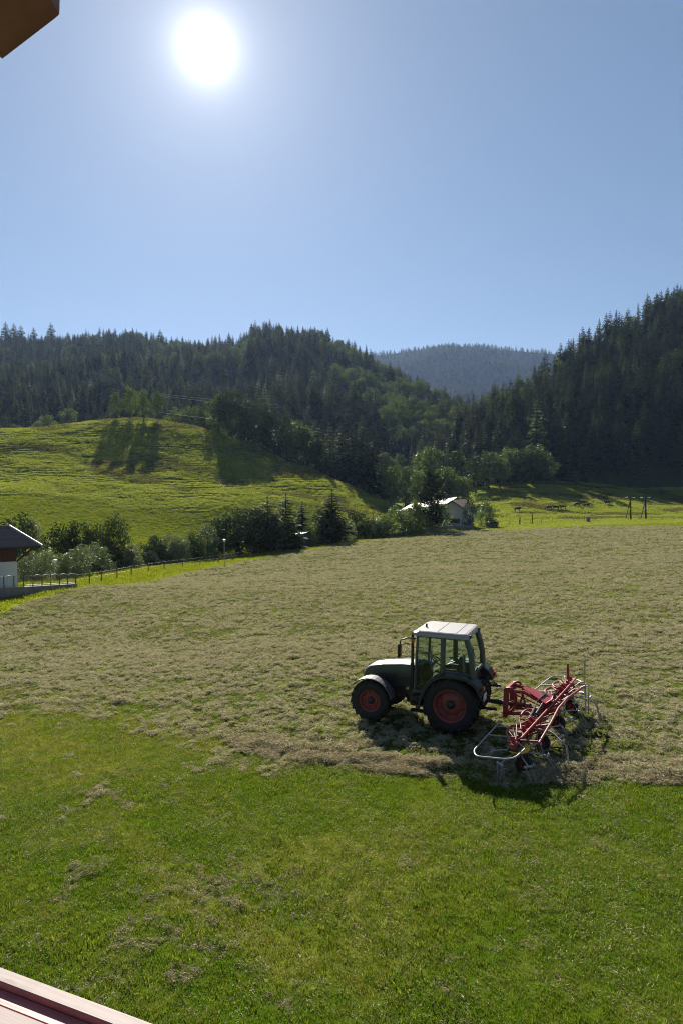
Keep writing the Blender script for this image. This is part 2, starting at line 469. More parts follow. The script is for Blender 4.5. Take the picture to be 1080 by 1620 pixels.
def streaky_wood(name, base, streak, rough):
    m, nt, b = new_mat(name)
    mp = nt.nodes.new('ShaderNodeMapping'); mp.inputs['Scale'].default_value = (3, 60, 60)
    nt.links.new(objcoord(nt), mp.inputs[0])
    n = noise(nt, 1.0, 5, .6, mp.outputs[0], .4)
    n2 = noise(nt, 14, 4, .6, objcoord(nt))
    c = mixc(nt, ramp(nt, n2, [(.5, (0, 0, 0)), (.75, (1, 1, 1))]), base, tuple(x * .75 for x in base))
    nt.links.new(mixc(nt, ramp(nt, n, [(.60, (0, 0, 0)), (.70, (1, 1, 1))]), c, streak), b.inputs['Base Color'])
    b.inputs['Roughness'].default_value = rough
    bump(nt, n, .25, .003, b)
    return m
M['railwood'] = streaky_wood('varnished_rail_wood', (.48, .135, .115), (.25, .06, .05), .5)
M['ledgewood'] = streaky_wood('worn_ledge_wood', (.22, .165, .155), (.08, .03, .03), .65)
M['beamwood'] = simple('brown_beam_wood', (.27, .095, .09), .6, var=.4, scale=5, bumps=.3)
def glass_mat():
    m, nt, b = new_mat('cab_glass')
    out = nt.nodes['Material Output']
    tr = nt.nodes.new('ShaderNodeBsdfTransparent'); tr.inputs[0].default_value = (.74, .85, .80, 1)
    gl = nt.nodes.new('ShaderNodeBsdfGlossy'); gl.inputs['Roughness'].default_value = .03
    fr = nt.nodes.new('ShaderNodeFresnel'); fr.inputs[0].default_value = 1.5
    mx = nt.nodes.new('ShaderNodeMixShader')
    nt.links.new(fr.outputs[0], mx.inputs[0]); nt.links.new(tr.outputs[0], mx.inputs[1]); nt.links.new(gl.outputs[0], mx.inputs[2])
    nt.links.new(mx.outputs[0], out.inputs['Surface'])
    return m
M['glass'] = glass_mat()

def ground_mat():
    m, nt, b = new_mat('meadow_soil_and_turf')
    oc = objcoord(nt)
    at = lambda n: (lambda a: (setattr(a, 'attribute_name', n), a.outputs['Fac'])[1])(nt.nodes.new('ShaderNodeAttribute'))
    hay, lush, hill, yel = at('hay'), at('lush'), at('hill'), at('yellow')
    big = noise(nt, .12, 4, .55, oc)
    mid = noise(nt, 1.1, 5, .65, oc)
    fine = noise(nt, 9.0, 6, .75, oc)
    vf = noise(nt, 38.0, 4, .7, oc)
    g1 = ramp(nt, mid, [(.30, (.030, .070, .004)), (.5, (.050, .098, .005)), (.72, (.085, .13, .010))])
    g1 = mixc(nt, mth(nt, 'MULTIPLY', ramp(nt, big, [(.4, (0, 0, 0)), (.65, (1, 1, 1))]), .6), g1, (.085, .12, .012))
    g1 = mixc(nt, yel, g1, ramp(nt, fine, [(.3, (.11, .14, .018)), (.7, (.17, .18, .03))]))
    g1 = mixc(nt, lush, g1, ramp(nt, fine, [(.3, (.16, .22, .010)), (.7, (.25, .28, .02))]))
    hg = ramp(nt, noise(nt, .35, 5, .65, oc), [(.3, (.08, .12, .016)), (.5, (.14, .175, .03)), (.7, (.21, .20, .07))])
    g1 = mixc(nt, hill, g1, hg)
    g1 = mixc(nt, mth(nt, 'MULTIPLY', at('bare'), .6), g1, ramp(nt, mid, [(.35, (.035, .040, .014)), (.65, (.10, .085, .04))]))
    hc = ramp(nt, fine, [(.38, (.014, .016, .005)), (.48, (.050, .058, .015)), (.60, (.14, .145, .055)), (.78, (.36, .34, .19))])  # darkest stops put the shade between hay clumps into the ground colour
    hc = mixc(nt, ramp(nt, noise(nt, .55, 5, .7, oc), [(.52, (0, 0, 0)), (.68, (.75, .75, .75))]), hc, (.12, .155, .018))
    c = mixc(nt, hay, g1, hc)
    c = mixc(nt, ramp(nt, vf, [(.3, (.45, .45, .45)), (.5, (0, 0, 0))]), c, (.02, .022, .008))
    nt.links.new(c, b.inputs['Base Color'])
    b.inputs['Roughness'].default_value = 1.0; b.inputs['Specular IOR Level'].default_value = 0.0
    h = mth(nt, 'ADD', mth(nt, 'MULTIPLY', fine, .7), mth(nt, 'MULTIPLY', vf, .3))
    bump(nt, h, .9, .09, b)
    return m
M['ground'] = ground_mat()
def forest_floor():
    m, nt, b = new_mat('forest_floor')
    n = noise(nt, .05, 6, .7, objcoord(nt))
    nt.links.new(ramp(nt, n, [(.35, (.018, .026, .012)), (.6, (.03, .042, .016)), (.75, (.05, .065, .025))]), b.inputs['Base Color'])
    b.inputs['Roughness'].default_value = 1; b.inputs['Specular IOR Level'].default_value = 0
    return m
M['forest_floor'] = forest_floor()

# ------------------------------------------------------------------ ground: one sheet from the house to the foot of the hills
def grid_mesh(name, X, Y, Z, mat, attrs=None):
    r, c = X.shape
    me = bpy.data.meshes.new(name)
    co = np.stack([X, Y, Z], -1).reshape(-1, 3).astype(np.float32)
    i = np.arange(r * c).reshape(r, c)
    q = np.stack([i[:-1, :-1], i[:-1, 1:], i[1:, 1:], i[1:, :-1]], -1).reshape(-1, 4)
    me.vertices.add(len(co)); me.vertices.foreach_set('co', co.ravel())
    me.loops.add(q.size); me.loops.foreach_set('vertex_index', q.ravel().astype(np.int32))
    me.polygons.add(len(q)); me.polygons.foreach_set('loop_start', np.arange(0, q.size, 4, dtype=np.int32))
    me.polygons.foreach_set('use_smooth', np.ones(len(q), bool))
    me.materials.append(mat); me.update(calc_edges=True)
    for k, v in (attrs or {}).items():
        a = me.attributes.new(k, 'FLOAT', 'POINT'); a.data.foreach_set('value', v.ravel().astype(np.float32))
    return me
rows = [-12, -6, -2, 1, 3]
while rows[-1] < 345:
    d = rows[-1]
    rows.append(d + (.1 if d < 17 else .006 * d if d < 168 else .55 if d < 298 else 4))
rows = np.array(rows)
tc = np.concatenate([np.linspace(-1.6, -.62, 24)[:-1], np.linspace(-.62, .62, 380), np.linspace(.62, 1.6, 24)[1:]])
Yg = np.repeat(rows[:, None], len(tc), 1)
Xg = tc[None] * np.maximum(rows, 9)[:, None]
Zg = ground_z(Xg, Yg).reshape(Xg.shape)
def attr_fields(x, y):
    t = x / np.maximum(y, 1)
    far = np.interp(t, FAR_T, FAR_D)
    lush = sstep(-.5, .5, (y - far) / (far * .02)) * (1 - sstep(160, 215, y)) * .9
    lush = np.maximum(lush, .75 * (1 - sstep(-.1, .0, t)) * sstep(150, 165, y) * (1 - sstep(190, 208, y + 14 * (fbm(x / 18, y / 18, 3, 61) - .5))))
    hill = sstep(165, 200, y)
    yel = sstep(14, 21, y + 3 * (fbm(x / 3, y / 3, 3, 62) - .5)) * (x < 4) * .8
    yel = np.maximum(yel, .95 * sstep(.46, .62, fbm(x / 2.4 + 3, y / 2.0, 4, 63)) * (y < 30))
    band = np.sin((x * .55 + y * .83 + 1.2 * np.sin(x * .25)) * 2 * PI / 2.3)
    yel = np.clip(yel + .35 * sstep(-.1, .5, band) * (y < 22), 0, 1)
    yel = yel * (1 - .62 * sstep(-1.5, 3.0, x) * (y < 16.5))
    yel = yel * sstep(.3, .5, fbm(x / 5.5 + 9, y / 4.5, 3, 64))
    zz = tps(x, y).reshape(np.shape(x))
    ff = terrace_phase(x, y, zz)
    bare = np.clip(terrace_mask(x, y, zz) * sstep(.45, .7, ff) + .5 * terrace_mask(x, y, zz) * sstep(.55, .7, fbm(x / 3, y / 3, 3, 46)), 0, 1)
    return lush, hill, yel, bare
lush, hill, yel, bare = attr_fields(Xg, Yg)
hay = hay_mask(Xg.ravel(), Yg.ravel())
gme = grid_mesh('ground', Xg, Yg, Zg, M['ground'], {'hay': hay, 'lush': lush, 'hill': hill, 'yellow': yel, 'bare': bare})
tag(link('ground', gme), kind='structure')

# ------------------------------------------------------------------ mountains
def table(px, cols):
    k = np.array([c[0] for c in cols], float)
    return [np.interp(px, k, np.array([c[i] for c in cols], float)) for i in range(1, len(cols[0]))]
def ridge_z(py, d):
    v = -(py - 810) / 1080; c, s = math.cos(PITCH), math.sin(PITCH)
    return CAMZ + (-s + v * c) / (c + v * s) * d
class Mountain:
    """columns: picture bearing, distance and height of the foot, distance of the crest, bearing height of the crest"""
    def __init__(s, cols, power, rough, seed): s.cols = cols; s.p = power; s.r = rough; s.seed = seed
    def z(s, x, y):
        px = 540 + 1080 * x / y
        db, zb, dr, pr = table(px, s.cols)
        zr = ridge_z(pr, dr)
        u = (y - db) / (dr - db)
        up = zb + (zr - zb) * np.sign(u) * np.abs(u) ** s.p
        down = zr - (y - dr) * .25
        z = np.where(u <= 1, up, down)
        sc = s.r[1]
        w = sstep(0, .25, u)
        return z + w * s.r[0] * (fbm(x / sc, y / sc, 4, s.seed) - .5) * np.where(u > .85, np.clip(1 - (u - .85) / .15 * .7, .3, 1), 1)
    def mesh(s, name, px0, px1, nx, over, ny, under=.12):
        t = np.linspace((px0 - 540) / 1080, (px1 - 540) / 1080, nx)
        db, zb, dr, pr = table(540 + 1080 * t, s.cols)
        u = np.linspace(-under, over, ny)
        Y = db[None] + (dr - db)[None] * u[:, None]
        X = t[None] * Y
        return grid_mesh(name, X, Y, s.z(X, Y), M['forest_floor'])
MTN_L = Mountain([(-800, 380, 22, 1000, 548), (-100, 370, 24, 1000, 549), (0, 370, 26, 980, 549), (60, 370, 27, 970, 551), (130, 370, 28, 960, 543), (210, 370, 30, 950, 536), (255, 368, 28, 945, 548), (300, 365, 26, 930, 550), (385, 355, 22, 900, 550),
                  (402, 350, 20, 880, 530), (440, 345, 16, 870, 529), (500, 335, 8, 830, 540), (560, 320, 2, 770, 567), (620, 310, -3, 700, 603), (680, 315, -2, 640, 630), (720, 320, -1, 600, 648), (750, 330, 0, 560, 672), (800, 340, 1, 540, 700), (900, 350, 3, 540, 740)],
                 .95, (26, 90), 71)
MTN_R = Mountain([(640, 330, -2, 350, 780), (690, 318, 0, 372, 728), (720, 312, 3, 385, 703), (745, 308, 6, 396, 684), (800, 305, 8, 420, 655), (850, 305, 8, 440, 625), (880, 305, 8, 450, 600), (950, 308, 9, 480, 551), (1000, 312, 10, 500, 528),
                  (1080, 318, 12, 525, 474), (1200, 320, 14, 560, 408), (1500, 320, 16, 620, 330), (1900, 320, 18, 620, 300)], .92, (12, 45), 72)
MTN_F = Mountain([(300, 1500, 60, 2900, 600), (520, 1500, 60, 2800, 575), (590, 1500, 60, 2750, 561), (620, 1500, 60, 2700, 557), (660, 1500, 60, 2700, 552), (710, 1500, 60, 2700, 546), (760, 1500, 60, 2700, 547), (800, 1500, 60, 2700, 551),
                  (850, 1500, 60, 2700, 556), (900, 1500, 60, 2700, 560), (1100, 1500, 60, 2700, 540), (1400, 1500, 60, 2700, 520)], .9, (150, 420), 73)
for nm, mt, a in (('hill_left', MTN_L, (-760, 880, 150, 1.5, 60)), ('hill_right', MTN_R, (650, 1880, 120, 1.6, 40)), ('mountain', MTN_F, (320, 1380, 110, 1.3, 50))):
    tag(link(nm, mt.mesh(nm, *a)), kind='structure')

# ------------------------------------------------------------------ trees: models
def spruce_parts(seed, whorls=20, R=.2, bare=.06, droop=.35, jag=3):
    r = random.Random(seed)
    tr = MB(); tr.tube([(0, 0, -.02), (0, 0, .5), (0, 0, .99)], [.016, .010, .002], 6)
    cr = MB()
    for i in range(whorls):
        q = i / (whorls - 1)
        h = bare + (.965 - bare) * q ** .92
        rad = 1.12 * R * (1 - q) ** .68 * r.uniform(.78, 1.15) + .012
        if q < .12: rad *= r.uniform(.6, .95)
        n = max(5, int(10 - 4 * q))
        a0 = r.uniform(0, 6.28)
        for k in range(n):
            if r.random() < .07: continue
            a = a0 + 2 * PI * k / n + r.uniform(-.3, .3)
            L = rad * r.uniform(.65, 1.18)
            ca, sa = math.cos(a), math.sin(a)
            hh = h + r.uniform(-.012, .012)
            wd = L * r.uniform(.30, .46) + .006
            dr = droop * r.uniform(.6, 1.4) * L
            def pt(u, v, dz=0):  # u along the branch, v across
                return (ca * u - sa * v, sa * u + ca * v, hh - dr * (u / L) ** 1.3 + (.12 * L * (u / L) if u > L * .8 else 0) + dz)
            spine = [pt(0, 0), pt(L * .55, 0, .006), pt(L, 0)]
            vs = list(spine); fs = []
            # ragged twigs on both sides
            for sgn in (-1, 1):
                for j in range(jag):
                    u0 = L * (.12 + .74 * j / jag); u1 = L * (.12 + .74 * (j + 1) / jag) + .01
                    tipu = u1 + L * r.uniform(.0, .16); tw = wd * (1 - .6 * j / jag) * r.uniform(.7, 1.25)
                    o = len(vs)
                    vs += [pt(u0, 0), pt(min(u1, L), 0), pt(tipu, sgn * tw, -L * r.uniform(.08, .28))]
                    fs.append((o, o + 1, o + 2) if sgn > 0 else (o, o + 2, o + 1))
            o = len(vs)
            vs += [pt(L * .7, -.012), pt(L * .7, .012), pt(L * 1.08, 0, -.01)]
            fs.append((o, o + 1, o + 2))
            vs2 = vs[3:]; cr.add(vs2, [tuple(i - 3 for i in f) for f in fs])
    cr.add([(-.006, 0, .95), (.006, 0, .95), (0, 0, 1.0), (0, -.006, .95), (0, .006, .95)], [(0, 1, 2), (3, 4, 2)])
    return tr, cr
def leaf_quads(mb, c, rad, n, size, r, outward=None):
    for _ in range(n):
        v = Vector((r.gauss(0, 1), r.gauss(0, 1), r.gauss(0, 1))).normalized()
        p = Vector(c) + Vector((v.x * rad[0], v.y * rad[1], v.z * rad[2])) * (r.random() ** .33) * r.uniform(.86, 1.1)
        nn = (v * .8 + Vector((r.gauss(0, .7), r.gauss(0, .7), r.gauss(.15, .7)))).normalized()
        u = nn.cross(Vector((r.gauss(0, 1), r.gauss(0, 1), r.gauss(0, 1)))).normalized(); w = nn.cross(u)
        s = size * r.uniform(.55, 1.3)
        mb.add([p - u * s, p - w * s * .6 + nn * s * .2, p + u * s, p + w * s * .6 - nn * s * .1], [(0, 1, 2, 3)])
def broad_parts(seed, n=2200, blobs=14, base=.18, wide=.36, size=.022, stem=.022, taper=.0, low=False):
    """height 1; crown of many leaf-sized faces gathered in uneven clumps round the limbs"""
    r = random.Random(seed)
    tr = MB(); top = .8
    tr.tube([(0, 0, -.03), (r.uniform(-.02, .02), r.uniform(-.02, .02), base + .1), (r.uniform(-.03, .03), r.uniform(-.03, .03), top)], [stem, stem * .75, stem * .2], 7)
    cr = MB(); B = []
    for i in range(blobs):
        q = (i + .5) / blobs
        h = base + .06 + (.93 - base - .06) * q
        prof = math.sin(PI * min(1, max(0.08, (h - base) / (1.02 - base))) ** (.75 + taper)) ** .7
        a = i * 2.4 + r.uniform(-.5, .5); rr = wide * prof * r.uniform(.35, .8)
        c = (rr * math.cos(a), rr * math.sin(a), h)
        s = wide * r.uniform(.30, .48) * (.6 + .4 * prof)
        B.append((c, s))
        tr.tube([(0, 0, max(.05, h - .22)), (c[0] * .5, c[1] * .5, h - .08), c], [stem * .4, stem * .25, stem * .08], 5, caps=False)
    tot = sum(s * s for c, s in B)
    for c, s in B:
        leaf_quads(cr, c, (s, s, s * .85), int(n * s * s / tot), size, r)
    return tr, cr

def pair(name, parts, crown, bark='bark'):
    tr, cr = parts
    return tr.mesh(name + '_trunk', M[bark]), cr.mesh(name + '_crown', M[crown])
def joined(name, parts, crown, bark='bark'):
    tr, cr = parts
    mb = MB(); mb.v = tr.v + cr.v; o = len(tr.v)
    mb.f = tr.f + [[i + o for i in f] for f in cr.f]
    mb.m = [0] * len(tr.f) + [1] * len(cr.f); mb.sm = tr.sm + cr.sm
    return mb.mesh(name, [M[bark], M[crown]])
SPR = [spruce_parts(100 + i, whorls=random.Random(i).choice([19, 22, 24]), R=[.17, .2, .155, .22, .18, .14][i], bare=[.04, .08, .16, .05, .24, .1][i]) for i in range(6)]
SPRUCE = [pair('spruce_tree', p, 'spruce') for p in SPR]
SPRUCE1 = [joined('spruce_tree', p, 'spruce') for p in SPR]
FAR = [joined('far_spruce', spruce_parts(150 + i, 11, [.19, .16, .22][i], .03, .35, 2), 'spruce') for i in range(3)]
LARCH = [pair('larch_tree', spruce_parts(200 + i, 18, .2, .1, .15), 'larch') for i in range(2)]
LARCH1 = joined('larch_tree', spruce_parts(205, 18, .19, .1, .15), 'larch')
BR = [broad_parts(300 + i, 2400, 15, [.16, .2, .12, .25][i], [.36, .42, .33, .4][i]) for i in range(4)]
BROAD = [pair('broadleaf_tree', p, 'leaf', 'barkgrey') for p in BR]
BROADD = [pair('broadleaf_tree', p, 'leafdark', 'barkgrey') for p in BR]
BROAD1 = [joined('broadleaf_tree', p, 'leaf', 'barkgrey') for p in BR]
BU = [broad_parts(400 + i, 2600, 16, .0, [.55, .65, .5][i], .03, .015) for i in range(3)]
BUSHP = [pair('shrub', p, 'leafpale', 'barkgrey') for p in BU]
BUSHD = [pair('shrub', p, 'leafdark', 'barkgrey') for p in BU]
BUSHG = [pair('shrub', p, 'hedge', 'barkgrey') for p in BU]

def plant(name, meshes, label, cat, x, y, h, w=None, group=None, rz=None, z=None):
    """a tree or shrub as Empty > trunk, crown; w scales the width against the model's own"""
    t = thing(name, label, cat, (x, y, gz(x, y) if z is None else z), random.uniform(0, 6.28) if rz is None else rz, group)
    s = h * (w or 1)
    t.scale = (s, s, h)
    link('trunk', meshes[0], t); link('crown', meshes[1], t)
    return t

# ------------------------------------------------------------------ scatter (only for stuff)
def scatter(name, pts, rot, scl, idx, srcs):
    me = bpy.data.meshes.new(name)
    me.vertices.add(len(pts)); me.vertices.foreach_set('co', np.asarray(pts, np.float32).ravel())
    for k, ty, v in (('rot', 'FLOAT_VECTOR', rot), ('scl', 'FLOAT_VECTOR', scl)):
        a = me.attributes.new(k, ty, 'POINT'); a.data.foreach_set('vector', np.asarray(v, np.float32).ravel())
    a = me.attributes.new('idx', 'INT', 'POINT'); a.data.foreach_set('value', np.asarray(idx, np.int32))
    o = link(name, me)
    ng = bpy.data.node_groups.new(name + '_nodes', 'GeometryNodeTree')
    ng.interface.new_socket('Geometry', in_out='INPUT', socket_type='NodeSocketGeometry')
    ng.interface.new_socket('Geometry', in_out='OUTPUT', socket_type='NodeSocketGeometry')
    N, L = ng.nodes, ng.links
    gi, go = N.new('NodeGroupInput'), N.new('NodeGroupOutput')
    jn = N.new('GeometryNodeJoinGeometry')
    def named(n, ty):
        a = N.new('GeometryNodeInputNamedAttribute'); a.data_type = ty; a.inputs[0].default_value = n; return a.outputs[0]
    rv, sv, iv = named('rot', 'FLOAT_VECTOR'), named('scl', 'FLOAT_VECTOR'), named('idx', 'INT')
    er = N.new('FunctionNodeEulerToRotation'); L.new(rv, er.inputs[0])
    for i, s in enumerate(srcs):
        oi = N.new('GeometryNodeObjectInfo'); oi.inputs[0].default_value = s; oi.inputs[1].default_value = True
        cp = N.new('FunctionNodeCompare'); cp.data_type = 'INT'; cp.operation = 'EQUAL'
        L.new(iv, cp.inputs[2]); cp.inputs[3].default_value = i
        ip = N.new('GeometryNodeInstanceOnPoints')
        L.new(gi.outputs[0], ip.inputs['Points']); L.new(cp.outputs[0], ip.inputs['Selection'])
        L.new(oi.outputs['Geometry'], ip.inputs['Instance']); L.new(er.outputs[0], ip.inputs['Rotation']); L.new(sv, ip.inputs['Scale'])
        L.new(ip.outputs[0], jn.inputs[0])
    L.new(jn.outputs[0], go.inputs[0])
    mod = o.modifiers.new('scatter', 'NODES'); mod.node_group = ng
    return tag(o, kind='stuff')
def src(me):
    return bpy.data.objects.new(me.name, me)   # mesh carrier for the node groups, not part of the scene

# ------------------------------------------------------------------ forests
def forest_points(mt, px0, px1, spacing, over, u0=0.0, seed=1):
    r = np.random.default_rng(seed)
    dmax = max(c[3] for c in mt.cols) * 1.2; dmin = min(c[1] for c in mt.cols)
    t0, t1 = (px0 - 540) / 1080, (px1 - 540) / 1080
    xs = np.arange(t0 * dmax if t0 < 0 else t0 * dmin, t1 * dmax, spacing); ys = np.arange(dmin, dmax, spacing)
    X, Y = np.meshgrid(xs, ys)
    X = X.ravel() + r.uniform(-.48, .48, X.size) * spacing; Y = Y.ravel() + r.uniform(-.48, .48, Y.size) * spacing
    t = X / Y
    k = (t > t0) & (t < t1); X, Y, t = X[k], Y[k], t[k]
    db, zb, dr, pr = table(540 + 1080 * t, mt.cols)
    u = (Y - db) / (dr - db)
    k = (u > u0) & (u < over)
    X, Y = X[k], Y[k]
    return X, Y, mt.z(X, Y)
INDIV = []   # spruces close enough to be things of their own: x, y, z, height, stand
def visible_px(x, y, h): return h / y * 1080

xr, yr, zr_ = forest_points(MTN_R, 660, 1480, 6.8, 1.12, .0, 11)
hr = 15 + 12 * rng.random(len(xr)) + 4 * (fbm(xr / 40, yr / 40, 2, 81) - .5)
pxr = 540 + 1080 * xr / yr
order = np.argsort(yr)
vis = order[(pxr[order] > 690) & (pxr[order] < 1090)]
pick_r = vis[:215]
rest_r = np.setdiff1d(np.arange(len(xr)), pick_r)
for i in pick_r:
    INDIV.append((xr[i], yr[i], zr_[i] - .3, hr[i], 'R'))
xl, yl, zl = forest_points(MTN_L, -260, 800, 8.5, 1.08, .0, 12)
pxl = 540 + 1080 * xl / yl
hl = 9 + 13 * rng.random(len(xl)) ** 1.3 + 7 * (fbm(xl / 60, yl / 60, 3, 82) - .5)
hl = hl * np.where((pxl > 404) & (pxl < 520) & (yl > 700), 1.1, 1)
broad_zone = fbm(xl / 55 + 9, yl / 55, 3, 83) + .30 * np.exp(-((pxl - 640) / 55) ** 2) * (yl < 640) - .06 * sstep(500, 800, yl)
isbroad = (broad_zone > .60) & ~((pxl > 120) & (pxl < 350) & (yl < 620))
keep = ~((fbm(xl / 38, yl / 38, 3, 84) > .70))
vl = np.where((pxl > 505) & (pxl < 735) & ~isbroad & keep)[0]
vl = vl[np.argsort(yl[vl])][:50]
for i in vl: INDIV.append((xl[i], yl[i], zl[i] - .3, hl[i], 'L'))
SRC_S = [src(m) for m in SPRUCE1] + [src(LARCH1)] + [src(m) for m in BROAD1]
def idx_for(n, broad):
    i = rng.integers(0, 6, n)
    i = np.where(rng.random(n) < .05, 6, i)
    return np.where(broad, 7 + rng.integers(0, 4, n), i)
def tree_scatter(name, X, Y, Z, H, broad, srcs=SRC_S, idx=None, slim=1.0):
    n = len(X)
    b = broad
    i = idx_for(n, b) if idx is None else idx
    wdt = H * rng.uniform(.8, 1.25, n) * slim
    hh = np.where(b, H * .72, H)
    scatter(name, np.stack([X, Y, Z - .4], -1), np.stack([rng.uniform(-.04, .04, n), rng.uniform(-.04, .04, n), rng.uniform(0, 6.28, n)], -1),
            np.stack([np.where(b, hh * 1.0, wdt), np.where(b, hh * 1.0, wdt), hh], -1), i, srcs)
kl = keep.copy(); kl[vl] = False
tree_scatter('forest', xl[kl], yl[kl], zl[kl], hl[kl], isbroad[kl])
tree_scatter('forest', xr[rest_r], yr[rest_r], zr_[rest_r], hr[rest_r], rng.random(len(rest_r)) < .04)
xf, yf, zf = forest_points(MTN_F, 540, 960, 19, 1.05, .1, 13)
n_ = len(xf)
tree_scatter('forest', xf, yf, zf, 13 + 8 * rng.random(n_), np.zeros(n_, bool), [src(m) for m in FAR], rng.integers(0, 3, n_), 1.5)

for x, y, z, h, st in INDIV:
    lab = ('dark spruce in the dense stand on the steep right hillside' if st == 'R' else 'dark spruce in the shaded gully forest behind the middle house')
    grp = 'spruces on the right hillside' if st == 'R' else 'spruces in the gully'
    k = random.randrange(6)
    big = visible_px(x, y, h) > 60
    if big:
        plant('spruce_tree', SPRUCE[k], lab, 'tree', x, y, h, random.uniform(.8, 1.2), grp, z=z)
    else:
        o = link('spruce_tree', SPRUCE1[k]); tag(o, lab, 'tree', grp)
        s = h * random.uniform(.8, 1.2); o.location = (x, y, z); o.scale = (s, s, h); o.rotation_euler.z = random.uniform(0, 6.28)

# single trees: bearing, distance, height (picture px of the photograph), width factor
def hm(pxh, d): return pxh / 1080 * d
crest = [(185, 287, 38, 1.0, 0, 'small round broadleaf tree, leftmost of the row on the grassy hilltop'),
         (208, 289, 47, .85, 1, 'tallest slim broadleaf tree second from the left on the grassy hilltop'),
         (229, 286, 44, 1.0, 2, 'full broadleaf tree third from the left on the grassy hilltop'),
         (252, 288, 42, .9, 3, 'rounded broadleaf tree, rightmost of the row on the grassy hilltop')]
for px, d, hp, w, k, lab in crest:
    p = gpt(px, d); plant('broadleaf_tree', BROAD[k], lab, 'tree', p.x, p.y, hm(hp + 7, d), w * .76, 'trees on the grassy hilltop')
behind = [(283, 322, 56, BROAD[1], 'broadleaf', 'pale broadleaf tree behind the hill crest right of the hilltop row'),
          (306, 318, 62, BROAD[0], 'broadleaf', 'olive broadleaf tree at the forest edge under the power cables'),
          (326, 312, 60, BROADD[2], 'broadleaf', 'dark broadleaf tree at the forest edge below the power cables'),
          (347, 292, 74, BROAD[2], 'broadleaf', 'rounded tree at the left corner of the wood on the hill shoulder'),
          (366, 288, 84, BROADD[0], 'broadleaf', 'dark full tree second in the wood on the hill shoulder'),
          (388, 290, 96, SPRUCE[3], 'spruce', 'broad spruce third in the wood on the hill shoulder'),
          (402, 284, 84, BROADD[3], 'broadleaf', 'dark broadleaf tree in the middle of the hill shoulder wood'),
          (420, 290, 100, SPRUCE[1], 'spruce', 'tall spruce in the middle of the hill shoulder wood'),
          (438, 282, 82, BROADD[1], 'broadleaf', 'dark leafy tree right of the middle of the hill shoulder wood'),
          (455, 280, 95, SPRUCE[0], 'spruce', 'spruce standing over the shaded slope of the hill shoulder'),
          (470, 274, 80, BROAD[3], 'broadleaf', 'greener broadleaf tree near the right end of the hill shoulder wood'),
          (486, 270, 74, BROADD[2], 'broadleaf', 'low dark tree near the right end of the hill shoulder wood'),
          (503, 266, 88, SPRUCE[3], 'spruce', 'dark spruce at the right end of the hill shoulder wood'),
          (522, 268, 105, SPRUCE[1], 'spruce', 'tall dark spruce behind the bare hill edge'),
          (540, 262, 112, SPRUCE[0], 'spruce', 'tallest dark spruce behind the falling hill edge'),
          (556, 256, 118, SPRUCE[3], 'spruce', 'wide dark spruce on the falling hill edge'),
          (572, 250, 122, SPRUCE[1], 'spruce', 'dark spruce where the hill edge meets the gully'),
          (590, 245, 112, SPRUCE[2], 'spruce', 'narrow dark spruce at the foot of the hill edge'),
          (603, 250, 105, SPRUCE[0], 'spruce', 'dark spruce right of the hill foot, beside pale leafy trees')]
for px, d, hp, ms, kd, lab in behind:
    p = gpt(px, d); plant(kd + '_tree', ms, lab, 'tree', p.x, p.y, hm(hp, d), 1.05, 'trees of the hill shoulder wood')
valley = [(622, 232, 62, BROAD[0], 'pale broadleaf tree left of the pine behind the hedge'),
          (640, 240, 70, BROAD[2], 'tall pale broadleaf tree behind the bright hedge'),
          (662, 250, 76, BROAD[1], 'broadleaf tree behind the pine left of the white gabled house'),
          (705, 250, 72, BROAD[3], 'dense broadleaf tree straight behind the white gabled house roof'),
          (730, 240, 56, BROAD[0], 'round broadleaf tree right behind the white gable'),
          (752, 280, 62, BROADD[1], 'dark broadleaf tree at the left end of the pasture grove'),
          (772, 286, 62, BROAD[0], 'green broadleaf tree second from the left in the pasture grove'),
          (790, 280, 52, BROAD[2], 'low bushy tree in the front row of the pasture grove'),
          (806, 290, 62, BROAD[1], 'broadleaf tree in the middle of the pasture grove'),
          (826, 286, 58, BROADD[0], 'dark broad tree right of the middle of the pasture grove'),
          (843, 291, 66, BROAD[3], 'tallest broad tree at the right side of the pasture grove'),
          (864, 290, 48, BROAD[0], 'small round tree at the right end of the pasture grove'),
          (716, 262, 92, BROADD[2], 'dark tall tree behind the house between pine and grove'),
          (680, 275, 98, BROAD[2], 'tall broadleaf tree far behind the pine in the gully')]
for px, d, hp, ms, lab in valley:
    p = gpt(px, d); plant('broadleaf_tree', ms, lab, 'tree', p.x, p.y, hm(hp, d), 1.1, 'broadleaf trees between house and pasture')
p = gpt(681, 170); plant('pine_tree', pair('pine_tree', broad_parts(501, 3000, 18, .12, .25, .02, .02, -.25), 'spruce'), 'dark bushy pine standing in front of the white gabled house', 'tree', p.x, p.y, hm(100, 170), 1.05)
for px, d, hp, lab in [(847, 318, 112, 'pale larch standing out among dark spruces on the right hillside'), (765, 316, 80, 'small pale larch low on the right hillside edge'),
                       (902, 303, 60, 'short pale larch at the hummock on top of the pasture')]:
    p = gpt(px, d); plant('larch_tree', LARCH[0], lab, 'tree', p.x, p.y, hm(hp, d), 1.0, z=float(MTN_R.z(np.array([p.x]), np.array([p.y]))[0]) - .3)
